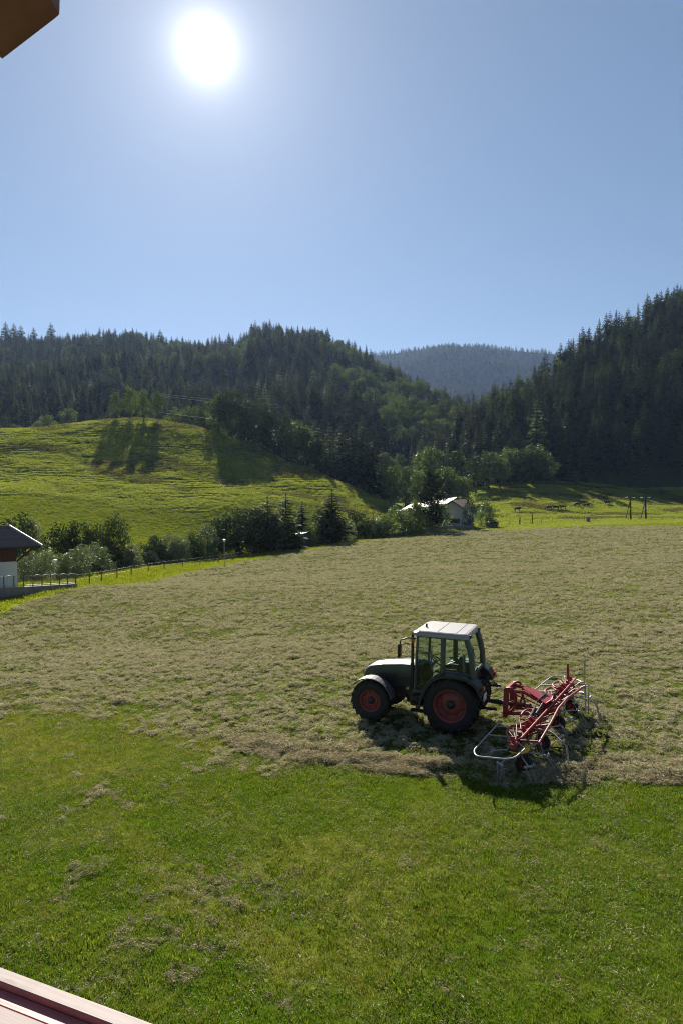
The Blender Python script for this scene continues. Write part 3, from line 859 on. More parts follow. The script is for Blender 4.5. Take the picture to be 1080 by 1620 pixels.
# dark screen of trees behind the left fence
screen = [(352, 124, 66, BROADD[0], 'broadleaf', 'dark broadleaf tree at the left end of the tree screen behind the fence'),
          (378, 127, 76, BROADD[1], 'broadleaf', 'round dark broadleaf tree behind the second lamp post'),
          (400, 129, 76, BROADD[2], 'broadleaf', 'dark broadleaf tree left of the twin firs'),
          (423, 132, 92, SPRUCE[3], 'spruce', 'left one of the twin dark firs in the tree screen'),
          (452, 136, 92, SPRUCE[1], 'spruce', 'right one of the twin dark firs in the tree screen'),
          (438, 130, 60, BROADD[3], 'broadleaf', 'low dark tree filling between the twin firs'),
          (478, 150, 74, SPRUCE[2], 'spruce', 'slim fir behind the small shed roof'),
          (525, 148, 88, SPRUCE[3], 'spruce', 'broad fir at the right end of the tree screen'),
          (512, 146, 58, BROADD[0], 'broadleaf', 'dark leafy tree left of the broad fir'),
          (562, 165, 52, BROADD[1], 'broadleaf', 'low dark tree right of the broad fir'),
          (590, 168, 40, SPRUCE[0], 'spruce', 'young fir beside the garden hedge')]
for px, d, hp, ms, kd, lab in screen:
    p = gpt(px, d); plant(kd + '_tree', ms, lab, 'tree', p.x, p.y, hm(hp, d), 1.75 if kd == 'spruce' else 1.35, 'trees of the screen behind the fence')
# hedgerow shrubs beyond the fence and garden shrubs
shrubs = [(28, 98, 84, .62, BUSHD[0], 'tall thin dark shrub rising behind the chalet roof'),
          (50, 100, 80, .5, BUSHP[2], 'tall pale shrub just right of the chalet roof'),
          (44, 76, 44, .7, BUSHP[0], 'pale shrub beside the white chalet wall'),
          (70, 78, 46, .7, BUSHP[1], 'pale broad shrub behind the terrace railing'),
          (96, 94, 70, .68, BUSHD[1], 'large dark shrub above the first lamp post'),
          (122, 96, 76, .62, BUSHD[2], 'dark shrub top right of the first lamp post'),
          (104, 80, 40, .7, BUSHP[2], 'low pale shrub behind the end of the terrace railing'),
          (128, 84, 48, .7, BUSHP[0], 'pale leafy shrub right of the first lamp post'),
          (150, 97, 66, .62, BUSHD[0], 'dark shrub left of the tall round shrub'),
          (179, 100, 80, .48, BUSHD[1], 'tall round dark shrub on its own in the hedgerow'),
          (152, 90, 46, .7, BUSHP[1], 'pale shrub in the front of the hedgerow middle'),
          (178, 95, 40, .8, BUSHD[2], 'low dark shrub under the tall round shrub'),
          (203, 99, 36, .8, BUSHP[2], 'low pale shrub right of the tall round shrub'),
          (226, 106, 34, .8, BUSHD[0], 'low shrub in the gap of the hedgerow'),
          (244, 108, 46, .6, BUSHD[2], 'upright dark shrub left of the hedgerow gap end'),
          (264, 111, 46, .65, BUSHP[0], 'pale shrub before the bright lower hill slope'),
          (286, 112, 40, .7, BUSHP[1], 'pale low shrub two places left of the second lamp post'),
          (306, 115, 44, .65, BUSHD[1], 'dark shrub just left of the pale one near the second lamp post'),
          (328, 118, 56, .55, BUSHP[2], 'tall pale shrub left of the second lamp post'),
          (494, 143, 36, .62, BUSHG[0], 'round clipped bush in front of the tree screen'),
          (549, 150, 34, .52, BUSHP[1], 'silvery shrub right of the broad fir'),
          (575, 160, 24, .8, BUSHG[2], 'low round garden bush left of the third lamp post'),
          (606, 165, 36, .8, BUSHG[1], 'bright rounded hedge bush right of the third lamp post'),
          (634, 167, 44, 1.0, BUSHG[0], 'bright wide hedge bush left of the pine'),
          (656, 169, 50, .75, BUSHG[2], 'yellow green hedge bush under the pine'),
          (690, 171, 44, .75, BUSHG[1], 'green bush under the pine in front of the white gable'),
          (742, 174, 46, .33, BUSHD[0], 'narrow dark column shrub right of the white gable'),
          (768, 190, 40, .6, BUSHG[2], 'bright shrub behind the fourth lamp post'),
          (778, 182, 18, .8, BUSHD[1], 'low dark shrub over the small hut')]
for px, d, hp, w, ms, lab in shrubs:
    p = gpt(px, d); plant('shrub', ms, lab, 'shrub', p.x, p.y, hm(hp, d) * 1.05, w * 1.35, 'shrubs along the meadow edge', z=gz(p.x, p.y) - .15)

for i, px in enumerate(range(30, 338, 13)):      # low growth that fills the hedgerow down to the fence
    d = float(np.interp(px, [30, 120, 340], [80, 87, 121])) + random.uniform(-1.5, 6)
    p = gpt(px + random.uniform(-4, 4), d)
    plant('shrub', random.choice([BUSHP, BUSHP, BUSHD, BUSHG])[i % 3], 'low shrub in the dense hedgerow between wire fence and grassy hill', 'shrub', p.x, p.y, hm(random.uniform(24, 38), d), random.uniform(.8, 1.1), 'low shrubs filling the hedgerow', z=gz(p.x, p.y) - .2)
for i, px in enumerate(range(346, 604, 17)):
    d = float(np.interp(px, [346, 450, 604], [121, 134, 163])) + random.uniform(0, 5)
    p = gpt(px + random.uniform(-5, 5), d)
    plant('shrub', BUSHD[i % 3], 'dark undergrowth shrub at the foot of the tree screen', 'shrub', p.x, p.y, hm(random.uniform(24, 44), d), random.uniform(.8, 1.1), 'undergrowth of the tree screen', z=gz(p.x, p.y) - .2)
for px, pyt, lab in [(14, 507, 'thin pine leftmost of the lone pines on the left skyline'), (27, 509, 'thin pine second of the lone pines on the left skyline'), (38, 512, 'short pine third of the lone pines on the left skyline'),
                     (58, 516, 'small pine by itself on the left skyline'), (85, 508, 'tall pine by itself on the left skyline'), (256, 519, 'pine sticking out of the ridge above the grassy hilltop')]:
    d = 965; x = (px - 540) / 1080 * d; zb = float(MTN_L.z(np.array([x]), np.array([d]))[0]); ht = P(px, pyt, d)[2] - zb
    o = link('pine_tree', SPRUCE1[3]); tag(o, lab, 'tree', 'lone pines on the left skyline'); o.location = (x, d, zb - .5); o.scale = (ht * 1.25, ht * 1.25, ht)

# ------------------------------------------------------------------ the tractor
def arc(cx, cz, r, a0, a1, n): return [(cx + r * math.cos(a0 + (a1 - a0) * i / n), cz + r * math.sin(a0 + (a1 - a0) * i / n)) for i in range(n + 1)]
HEAD = math.radians(180 - 23)
fwd = Vector((math.cos(HEAD), math.sin(HEAD), 0)); lft = Vector((-fwd.y, fwd.x, 0))
rl = P(715, 1164, 18.8)
TR = Vector((3.05, 18.8, 0)) - lft * .84
TR.z = gz(TR.x, TR.y) - .03
tractor = thing('tractor', 'dark green farm tractor with white cab roof and red rims parked on the hay', 'tractor', TR, HEAD)

def wheel(name, x, y, R, W, rimR, lugs, dish):
    s = 1 if y > 0 else -1
    hub = MB()
    hub.lathe([(.001, .10 * s), (.10, .10 * s), (.115, .05 * s), (.12, -.05 * s)], 16, 'y')
    for k in range(8):
        a = 2 * PI * k / 8; hub.tube([(.15 * math.cos(a), -.02 * s, .15 * math.sin(a)), (.15 * math.cos(a), .045 * s, .15 * math.sin(a))], .014, 6)
    w = hub.build(name, M['darkmetal'], tractor); w.location = (x, y, R)
    t = MB(); h = W / 2
    t.lathe([(rimR, -h * .8), (rimR + .03, -h * .95), ((R + rimR) / 2, -h), (R - .07, -h * .96), (R - .035, -h * .8), (R - .03, 0), (R - .035, h * .8), (R - .07, h * .96), ((R + rimR) / 2, h), (rimR + .03, h * .95), (rimR, h * .8)], 40, 'y')
    for k in range(lugs):
        for sd in (-1, 1):
            a0 = 2 * PI * (k + (.5 if sd > 0 else 0)) / lugs
            q = []
            for (yy, da) in ((0.02 * sd, 0.0), (h * .98 * sd, -.24 if R > .7 else -.3)):
                for dw in (-.045, .045):
                    for rr in (R - .05, R + .012 if abs(yy) < .1 else R - .005):
                        a = a0 + da + dw * (.7 if R > .7 else .9)
                        q.append((rr * math.cos(a), yy, rr * math.sin(a)))
            t.add(q, [(0, 1, 3, 2), (4, 6, 7, 5), (1, 5, 7, 3), (0, 4, 5, 1), (2, 3, 7, 6)])
            a = a0 - .24 if R > .7 else a0 - .3   # shoulder block down the side wall
            q = [(rr * math.cos(a + dw), yy * sd, rr * math.sin(a + dw)) for dw in (-.035, .035) for rr in (R - .13, R - .005) for yy in (h * .93, h * 1.06)]
            t.add(q, [(0, 1, 3, 2), (4, 6, 7, 5), (0, 4, 5, 1), (2, 3, 7, 6), (1, 5, 7, 3)])
    t.build('tyre', M['rubber'], w)
    rm = MB()
    rm.lathe([(.11, dish * s), (rimR * .45, (dish + .02) * s), (rimR * .62, (dish - .03) * s), (rimR * .80, (dish - .05) * s), (rimR * .86, h * .55 * s), (rimR * .93, h * .78 * s), (rimR * 1.02, h * .86 * s), (rimR * 1.03, h * .8 * s)], 36, 'y')
    rm.lathe([(rimR * 1.0, -h * .8 * s), (rimR * .86, -h * .5 * s), (rimR * .80, (dish - .05) * s)], 36, 'y')
    for k in range(8):
        a = 2 * PI * (k + .5) / 8; c = (rimR * .72 * math.cos(a), (dish - .03) * s, rimR * .72 * math.sin(a))
        rm.box((0, 0, 0), (.09, .05, .05), 0, Matrix.Translation(c) @ Matrix.Rotation(-a, 4, 'Y'), .01)
    rm.build('rim', M['red'], w)
    return w
for sd in (1, -1):
    wheel('rear_wheel', 0, .84 * sd, .77, .44, .46, 20, .03)
    wheel('front_wheel', 2.38, .80 * sd, .60, .34, .315, 18, .05)

# chassis
ch = MB()
ch.box((.55, 0, .74), (1.9, .46, .52), 0, None, .05)
ch.box((2.0, 0, .80), (1.5, .44, .42), 0, None, .05)
ch.tube([(0, -.75, .77), (0, .75, .77)], .14, 12)
ch.box((2.38, 0, .58), (.22, 1.25, .16), 0, None, .03)
ch.box((2.85, 0, .72), (.3, .4, .34), 0, None, .05)
ch.box((-.38, 0, .85), (.4, .62, .6), 0, None, .05)
for k in range(5): ch.tube([(.9 + .25 * k, .24, .6 + .04 * (k % 2)), (1.1 + .25 * k, .27, .72)], .03, 6)
ch.build('chassis', M['darkmetal'], tractor)
# bonnet: rounded box lofted from windscreen to nose
def hood_ring(x, w, zb, zt, n=5):
    r = .08; pts = []
    for (cx, cz, a0) in ((w - r, zt - r, 0), (-(w - r), zt - r, PI / 2)):
        for k in range(n + 1):
            a = a0 + PI / 2 * k / n; pts.append((x, cx + r * math.cos(a), cz + r * math.sin(a)))
    pts += [(x, -w, zb), (x, w, zb)]
    return pts
hood = MB()
hood.loft([hood_ring(.98, .40, 1.0, 1.66), hood_ring(1.6, .385, .98, 1.64), hood_ring(2.2, .36, .95, 1.57), hood_ring(2.6, .335, .92, 1.48), hood_ring(2.76, .31, .90, 1.38), hood_ring(2.82, .27, .90, 1.24)], cap=True)
hood_o = hood.build('bonnet', M['green_paint'], tractor)
gr = MB()
for k in range(6): gr.box((2.835, 0, .94 + .045 * k), (.02, .46 - .01 * k, .025))
gr.build('grille', M['black'], hood_o)
for sd in (1, -1):
    hl_ = MB(); hl_.box((2.80, .17 * sd, 1.25), (.06, .16, .07), 0, None, .015); hl_.build('headlight', M['lampwhite'], hood_o)
    sv = MB()
    for k in range(7): sv.box((1.75 + .09 * k, .385 * sd - .006 * k * sd, 1.18), (.05, .02, .3 - .01 * k))
    sv.build('side_vent', M['black'], hood_o)
# front fenders
for sd in (1, -1):
    f = MB()
    o_ = arc(2.38, .60, .69, math.radians(38), math.radians(168), 12); i_ = arc(2.38, .60, .665, math.radians(38), math.radians(168), 12)
    f.prism(o_ + i_[::-1], (.80 - .19) * sd, (.80 + .2) * sd)
    f.tube([(2.38, .55 * sd, .6), (2.3, .58 * sd, 1.0), (2.38, .66 * sd, 1.26)], .03, 6)
    f.build('front_fender', M['fendergrey'], tractor)
# rear fenders
for sd in (1, -1):
    f = MB()
    prof = [(.92, .62), (.86, .95), (.72, 1.25), (.50, 1.50), (.25, 1.62), (-.15, 1.64), (-.5, 1.60), (-.74, 1.46), (-.90, 1.22)]
    inn = [(x * .965 + .0, z - .035) for x, z in prof]
    f.prism(prof + inn[::-1], .60 * sd, 1.06 * sd)
    side = prof + [(-.72, 1.12), (-.45, 1.40), (-.1, 1.5), (.25, 1.47), (.5, 1.3), (.66, 1.05), (.74, .62)]
    f.prism(side, .56 * sd, .60 * sd)
    lip = [(x * 1.0, z) for x, z in prof] + [(x * .93, z - .075) for x, z in prof][::-1]
    f.prism(lip, 1.06 * sd, 1.085 * sd)
    fo = f.build('rear_fender', M['black'], tractor)
    tl = MB(); tl.box((-.90, .86 * sd, 1.33), (.05, .22, .10), 0, Matrix.Identity(4), .012); tl.build('tail_light', M['lampred'], fo)
    if sd > 0:
        pl = MB(); pl.box((-.93, .80, 1.10), (.03, .30, .20), 0, None, .008); pl.build('number_plate', M['plate'], fo)
# cab
CB = [(1.10, .72), (.28, .80), (-.42, .74)]     # pillar feet (x, y) at floor height
CT = [(1.02, .66), (.26, .72), (-.34, .68)]     # and at the roof
ZB, ZM, ZT = 1.02, 1.60, 2.60
cab = MB()
def lerp(a, b, t): return tuple(x + (y - x) * t for x, y in zip(a, b))
def pil(i, sd, z):
    t = (z - ZB) / (ZT - ZB); p = lerp(CB[i], CT[i], t)
    x = p[0]
    if i == 2: x = p[0] - .18 * math.sin(PI * min(1, max(0, (2.75 - z) / 1.6)) * .9)
    return (x, p[1] * sd, z)
for sd in (1, -1):
    cab.tube([pil(0, sd, z) for z in (.95, 1.4, 2.0, 2.62)], .038, 6)
    cab.tube([pil(1, sd, z) for z in (1.5, 2.0, 2.62)], .075, 6)
    cab.tube([pil(2, sd, z) for z in (1.45, 1.7, 2.0, 2.3, 2.62)], .085, 6)
    cab.tube([pil(0, sd, 2.60), pil(1, sd, 2.60), pil(2, sd, 2.60)], .04, 6)
    cab.tube([pil(1, sd, 1.62), pil(2, sd, 1.62)], .04, 6)
    cab.tube([pil(0, sd, 1.0), (.86, .78 * sd, 1.0)], .035, 6)
cab.tube([pil(0, -1, 2.6), pil(0, 1, 2.6)], .04, 6); cab.tube([pil(2, -1, 2.6), pil(2, 1, 2.6)], .04, 6)
cab.tube([pil(2, -1, 1.6), pil(2, 1, 1.6)], .045, 6); cab.tube([pil(0, -1, 1.5), pil(0, 1, 1.5)], .05, 6)
cab.box((.35, 0, 1.0), (1.5, 1.2, .06)); cab.box((1.06, 0, 1.25), (.06, 1.24, .5)); cab.box((-.46, 0, 1.3), (.06, 1.2, .55))
cab_o = cab.build('cab_frame', M['green_paint'], tractor)
def pane(name, pts, par):
    g = MB(); g.add(pts, [tuple(range(len(pts)))]); return g.build(name, M['glass'], par)
pane('windscreen', [pil(0, -1, 1.52), pil(0, 1, 1.52), pil(0, 1, 2.58), pil(0, -1, 2.58)], cab_o)
pane('rear_window', [pil(2, 1, 1.62), pil(2, -1, 1.62), pil(2, -1, 2.0), pil(2, -1, 2.58), pil(2, 1, 2.58), pil(2, 1, 2.0)], cab_o)
for sd in (1, -1):
    pane('side_window', [pil(1, sd, 1.64), pil(2, sd, 1.64), pil(2, sd, 2.0), pil(2, sd, 2.3), pil(2, sd, 2.58), pil(1, sd, 2.58)], cab_o)
    dr = MB()
    dpts = [pil(0, sd, 1.02), (.88, .775 * sd, 1.02), (.70, .79 * sd, 1.30), (.48, .80 * sd, 1.52), pil(1, sd, 1.62), pil(1, sd, 2.57), pil(0, sd, 2.57)]
    dpts = [(x - (.03 if i in (4, 5) else 0) + 0, y * 1.012, z) for i, (x, y, z) in enumerate(dpts)]
    dr.tube(dpts + [dpts[0]], .022, 6)
    dr.tube([(1.02, .75 * sd, 1.12), (.80, .795 * sd, 1.28)], .02, 6)
    do = dr.build('door', M['green_paint'], tractor)
    pane('door_glass', dpts, do)
    hd = MB(); hd.box((.42, .83 * sd, 1.66), (.12, .03, .06), 0, None, .01); hd.build('handle', M['black'], do)
    lm = MB(); lm.tube([(1.02, .76 * sd, 1.1), (1.03, .79 * sd, 1.5), (1.0, .76 * sd, 2.0)], .016, 6); lm.build('grab_rail', M['darkmetal'], tractor)
# roof: white cap with seams and raised hatch panels
rf = MB()
def roof_ring(z, x0, x1, w, c=.10):
    return [(x1 - c, w, z), (x0 + c, w, z), (x0, w - c, z), (x0, -w + c, z), (x0 + c, -w, z), (x1 - c, -w, z), (x1, -w + c, z), (x1, w - c, z)]
rf.loft([roof_ring(2.60, -.44, 1.12, .80), roof_ring(2.62, -.46, 1.15, .83), roof_ring(2.70, -.45, 1.14, .825), roof_ring(2.745, -.40, 1.06, .78)], smooth=False)
ro = rf.build('cab_roof', M['roofwhite'], tractor)
for (x0, x1) in ((-.36, -.12), (-.10, .42), (.44, 1.0)):
    hp_ = MB(); hp_.box(((x0 + x1) / 2, 0, 2.749), (x1 - x0, 1.50, .012), 0, None, .005); hp_.build('roof_panel', M['roofwhite'], ro)
for sd in (1, -1):
    for x in (1.15, -.47):
        wl = MB(); wl.box((x, .58 * sd, 2.66), (.06, .16, .09), 0, None, .015); wl.build('work_light', M['black'], ro)
# rotating mirrors on long arms
for sd in (1, -1):
    ar = MB(); ar.tube([(1.08, .70 * sd, 2.50), (1.25, .92 * sd, 2.56), (1.42, 1.02 * sd, 2.50), (1.44, 1.03 * sd, 2.40)], .022, 6)
    ao = ar.build('mirror_arm', M['black'], tractor)
    mi = MB(); mi.box((1.45, 1.04 * sd, 2.20), (.07, .22, .40), 0, None, .03); mi.build('mirror', M['black'], ao)
ex = MB(); ex.tube([(1.24, .46, 1.0), (1.24, .48, 1.75)], .06, 10); ex.tube([(1.24, .48, 1.75), (1.22, .52, 2.56), (1.16, .54, 2.66)], .042, 10)
ex.build('exhaust', M['darkmetal'], tractor)
ant = MB(); ant.tube([(.9, .2, 2.74), (.9, .2, 2.86)], .03, 8); ant.build('beacon', M['darkmetal'], ro)
wi = MB(); wi.tube([(-.47, .05, 1.72), (-.52, .30, 2.02), (-.50, .42, 2.3)], .012, 5); wi.tube([(-.53, .18, 1.95), (-.50, .46, 2.38)], .009, 5); wi.build('rear_wiper', M['black'], cab_o)
for sd in (1, -1):
    il = MB(); il.box((1.13, .74 * sd, 2.44), (.06, .06, .11), 0, None, .012); il.build('indicator_lamp', M['orange'], cab_o)
    sk = MB(); sk.add([(1.02, .405 * sd, 1.30), (2.10, .372 * sd, 1.24), (2.10, .372 * sd, .98), (1.02, .405 * sd, 1.0), (1.02, .392 * sd, 1.30), (2.10, .36 * sd, 1.24), (2.10, .36 * sd, .98), (1.02, .392 * sd, 1.0)], [(0, 1, 2, 3), (7, 6, 5, 4), (0, 4, 5, 1), (1, 5, 6, 2), (2, 6, 7, 3), (3, 7, 4, 0)]); sk.build('side_panel', M['black'], hood_o)
fc = MB(); fc.tube([(1.3, .72, 1.02), (1.3, .72, 1.08)], .045, 10); fc.build('filler_cap', M['yellow'], tractor)
# interior
st = MB(); st.box((.12, 0, 1.38), (.46, .48, .14), 0, None, .05); st.box((-.10, 0, 1.68), (.13, .46, .56), 0, None, .05); st.box((.1, 0, 1.18), (.3, .3, .3)); st.box((.15, .29, 1.58), (.34, .07, .06), 0, None, .02); st.box((.15, -.29, 1.58), (.34, .12, .08), 0, None, .02)
st.build('seat', M['seat'], cab_o)
da = MB(); da.box((.92, 0, 1.42), (.26, .44, .5), 0, None, .06); da.tube([(.86, 0, 1.5), (.66, 0, 1.74)], .04, 8); da.build('dashboard', M['black'], cab_o)
sw = MB()
Ms = Matrix.Translation((.64, 0, 1.76)) @ Matrix.Rotation(math.radians(-38), 4, 'Y')
ring = [(.19 * math.cos(a), .19 * math.sin(a), 0) for a in [2 * PI * k / 20 for k in range(21)]]
sw.tube(ring, .016, 6, M=Ms, caps=False)
for k in range(3): sw.tube([(0, 0, 0), (.19 * math.cos(2.1 * k), .19 * math.sin(2.1 * k), 0)], .012, 5, M=Ms)
sw.build('steering_wheel', M['black'], cab_o)
# steps, tank, tool box, linkage
for k in range(3):
    sp = MB(); sp.box((1.0 - .02 * k, .72 + .03 * (2 - k), .46 + .2 * k), (.40, .24, .035), 0, None, .008); sp.build('step', M['darkmetal'], tractor)
tk = MB(); tk.box((1.0, .50, .78), (.56, .34, .5), 0, None, .06); tk.box((1.0, -.50, .78), (.56, .34, .5), 0, None, .06); tk.box((1.02, .80, .66), (.03, .05, .5)); tk.box((.80, .80, .66), (.03, .05, .5)); tk.build('fuel_tank', M['black'], tractor)
for sd in (1, -1):
    la = MB(); la.tube([(-.35, .30 * sd, .62), (-1.18, .42 * sd, .66)], .04, 8); la.tube([(-.45, .36 * sd, 1.3), (-.85, .38 * sd, .66)], .025, 8)
    la.build('lower_link', M['darkmetal'], tractor)
tp = MB(); tp.tube([(-.5, 0, 1.15), (-1.22, 0, 1.22)], .035, 8); tp.tube([(-.55, 0, .75), (-1.3, 0, .74)], .055, 8); tp.box((-.58, .0, 1.05), (.2, .5, .5), 0, None, .05); tp.tube([(-.5, .3, 1.5), (-.62, .35, 1.75), (-.7, .3, 1.5)], .03, 6)
tp.build('rear_linkage', M['darkmetal'], tractor)
hs = MB()
for k in range(4): hs.tube([(-.6, -.1 + .07 * k, 1.2), (-.85, -.1 + .08 * k, 1.42 - .04 * k), (-1.15, -.05 + .05 * k, 1.2)], .013, 5)
hs.build('hydraulic_hose', M['rubber'], tractor)

def smooth_path(pts, n=6):
    pts = [Vector(p) for p in pts]; out = [pts[0]]
    for i in range(1, len(pts) - 1):
        a, b, c = pts[i - 1], pts[i], pts[i + 1]
        r = min((a - b).length, (c - b).length) * .38
        p0 = b + (a - b).normalized() * r; p1 = b + (c - b).normalized() * r
        for k in range(n + 1):
            t = k / n; out.append(p0 * (1 - t) ** 2 + b * 2 * t * (1 - t) + p1 * t * t)
    return out + [pts[-1]]
# ------------------------------------------------------------------ the hay tedder behind it
THEAD = math.radians(180 - 31)
TC = Vector((5.55, 18.3, 0)); TC.z = gz(TC.x, TC.y)
tedder = thing('hay_tedder', 'red rotary hay tedder with grey guard hoops hitched behind the tractor', 'hay tedder', TC, THEAD)
RED, GM = M['tedder_red'], M['greymetal']
# x forward (to the tractor), +y is the near side of the machine
fb = MB()
fb.box((0, 0, .80), (.12, 6.2, .12), 0, None, .02)
for k in range(13): fb.box((0, -3.0 + .5 * k, .80), (.17, .05, .17), 0, None, .01)
fb.tube([(-.16, -2.9, .98), (-.16, 2.9, .98)], .026, 6)
for k in range(9): fb.tube([(0, -2.8 + .7 * k, .84), (-.16, -2.8 + .7 * k, .98)], .02, 5)
fb.build('frame_beam', RED, tedder)
rr_ = MB()
rr_.tube([(-.52, 2.75, .86), (-.52, 1.5, 1.02), (-.44, .5, 1.05), (-.44, -.5, 1.05), (-.52, -1.5, 1.02), (-.52, -2.75, .86)], .03, 8)
for y in (-2.7, -1.7, -.7, .7, 1.7, 2.7): rr_.tube([(-.5, y, .9 if abs(y) > 2 else 1.0), (-.05, y, .84)], .025, 6)
rr_.build('rear_rail', RED, tedder)
fr_ = MB()
for sd in (1, -1):
    fr_.tube(smooth_path([(.06, .55 * sd, .96), (.30, .95 * sd, 1.02), (.30, 1.5 * sd, .98), (.10, 2.0 * sd, .86)], 4), .03, 7)
    fr_.tube(smooth_path([(.10, 1.75 * sd, .86), (.34, 2.0 * sd, .92), (.34, 2.5 * sd, .90), (.08, 2.9 * sd, .82)], 4), .026, 7)
    for y in (.5, 1.3, 2.1, 2.95): fr_.box((.02, y * sd, .93), (.10, .05, .14), 0, None, .01)
fr_.build('front_rail', RED, tedder)
for y in (-2.5, -.84, .84, 2.5):
    gb = MB(); gb.box((0, y, .80), (.26, .30, .22), 0, None, .04); gb.tube([(0, y, .88), (0, y, .98)], .06, 10); gb.tube([(.13, y, .80), (.20, y, .80)], .05, 8)
    for k in range(3): gb.tube([(.10, y + .12 * (k - 1), .90), (.16, y + .3 * (k - 1), 1.04), (-.05, y + .45, .93)], .010, 5)
    gb.build('gearbox', M['tedder_dark'], tedder)
for sd in (1, -1):
    hd_ = MB()
    hd_.tube(smooth_path([(1.02, .30 * sd, 1.30), (.86, .36 * sd, 1.36), (.72, .34 * sd, 1.18), (.78, .30 * sd, .80), (1.0, .30 * sd, .58)], 4), .035, 7)
    hd_.tube([(.60, .22 * sd, 1.24), (.45, .42 * sd, .95), (.06, .70 * sd, .84)], .028, 7)
    hd_.tube([(1.02, .31 * sd, 1.0), (.6, .25 * sd, .92), (.1, .12 * sd, .80)], .022, 6)
    hd_.build('headstock_brace', RED, tedder)
    for (y0, y1) in ((.25, .80), (1.0, 1.62), (1.75, 2.4)):
        sp_ = MB(); sp_.tube([(-.30, y0 * sd, .97), (-.05, (y0 + y1) / 2 * sd, .90), (.26, y1 * sd, .98)], .018, 6); sp_.tube([(-.40, y1 * sd, 1.02), (-.02, (y0 * .6 + y1 * .4) * sd, .72)], .016, 6)
        sp_.build('frame_strut', RED, tedder)
    dfl = MB(); dfl.prism([(-.12, .66), (.14, .66), (.10, .74), (-.10, .74)], .3 * sd, 3.0 * sd); dfl.build('shaft_guard', M['darkmetal'], tedder)
for y in (-1.67, 0, 1.67):
    jn_ = MB(); jn_.prism([(-.12, .72), (.12, .72), (.16, .95), (.0, 1.06), (-.14, .98)], y - .16, y - .12); jn_.prism([(-.12, .72), (.12, .72), (.16, .95), (.0, 1.06), (-.14, .98)], y + .12, y + .16)
    jn_.tube([(.02, y - .2, .96), (.02, y + .2, .96)], .03, 8); jn_.build('hinge_bracket', RED, tedder)
dw = MB()
dw.prism([(1.10, .5), (.98, .5), (.93, 1.28), (1.02, 1.34), (1.08, 1.28)], .26, .34); dw.prism([(1.10, .5), (.98, .5), (.93, 1.28), (1.02, 1.34), (1.08, 1.28)], -.34, -.26)
dw.box((1.0, 0, 1.28), (.12, .62, .12), 0, None, .02); dw.box((1.03, 0, .56), (.1, .62, .1), 0, None, .02)
dw.tube([(1.03, -.44, .62), (1.03, .44, .62)], .03, 8)
dw.build('headstock', RED, tedder)
db_ = MB()
for sd in (1, -1):
    db_.tube([(1.0, .28 * sd, 1.24), (.55, .24 * sd, 1.26), (.02, .16 * sd, 1.0)], .05, 8)
    db_.tube([(1.0, .28 * sd, .60), (.05, .2 * sd, .74)], .045, 8)
db_.build('drawbar', RED, tedder)
plt = MB(); plt.add([(.62, .10, 1.33), (.62, -.10, 1.33), (-.08, -.42, 1.10), (-.16, 0, 1.12), (-.08, .42, 1.10), (.62, .10, 1.31), (.62, -.10, 1.31), (-.08, -.42, 1.08), (-.16, 0, 1.10), (-.08, .42, 1.08)],
                    [(0, 4, 3, 2, 1), (5, 6, 7, 8, 9), (0, 1, 6, 5), (1, 2, 7, 6), (2, 3, 8, 7), (3, 4, 9, 8), (4, 0, 5, 9)]); plt.build('cover_plate', RED, tedder)
sh = MB(); sh.tube([(1.5, .05, .80), (.4, .02, .84)], .06, 10); sh.build('drive_shaft', M['black'], tedder)
cy = MB(); cy.tube([(.0, .35, 1.08), (.0, 1.05, .98)], .035, 8); cy.tube([(0, 1.05, .98), (0, 1.45, .92)], .018, 8); cy.tube([(.0, -.35, 1.08), (.0, -1.05, .98)], .035, 8); cy.tube([(0, -1.05, .98), (0, -1.45, .92)], .018, 8); cy.build('fold_cylinder', M['darkmetal'], tedder)
th = MB()
for k in range(5):
    th.tube([(.05 + .03 * k, -.3, 1.2), (.12, .5 + .1 * k, 1.16 - .03 * k), (.02, 1.2 + .15 * k, .98)], .011, 5)
th.build('hydraulic_hose', M['rubber'], tedder)
rot_y = [-2.5, -.84, .84, 2.5]
arm_me = MB()
arm_me.tube([(.08, 0, 0), (.40, 0, -.01), (.66, .05, -.05)], [.022, .02, .018], 6)
arm_me.tube([(.66, -.06, -.05), (.66, .14, -.05)], .030, 8)
arm_t = MB()
for y in (-.03, .09):
    arm_t.tube([(.66, y, -.05), (.70, y + .02, -.12), (.80, y + .06, -.34), (.82, y + .09, -.43)], .008, 5, caps=False)
arm_mesh = arm_me.mesh('tine_arm', GM); tine_mesh = arm_t.mesh('spring_tines', GM)
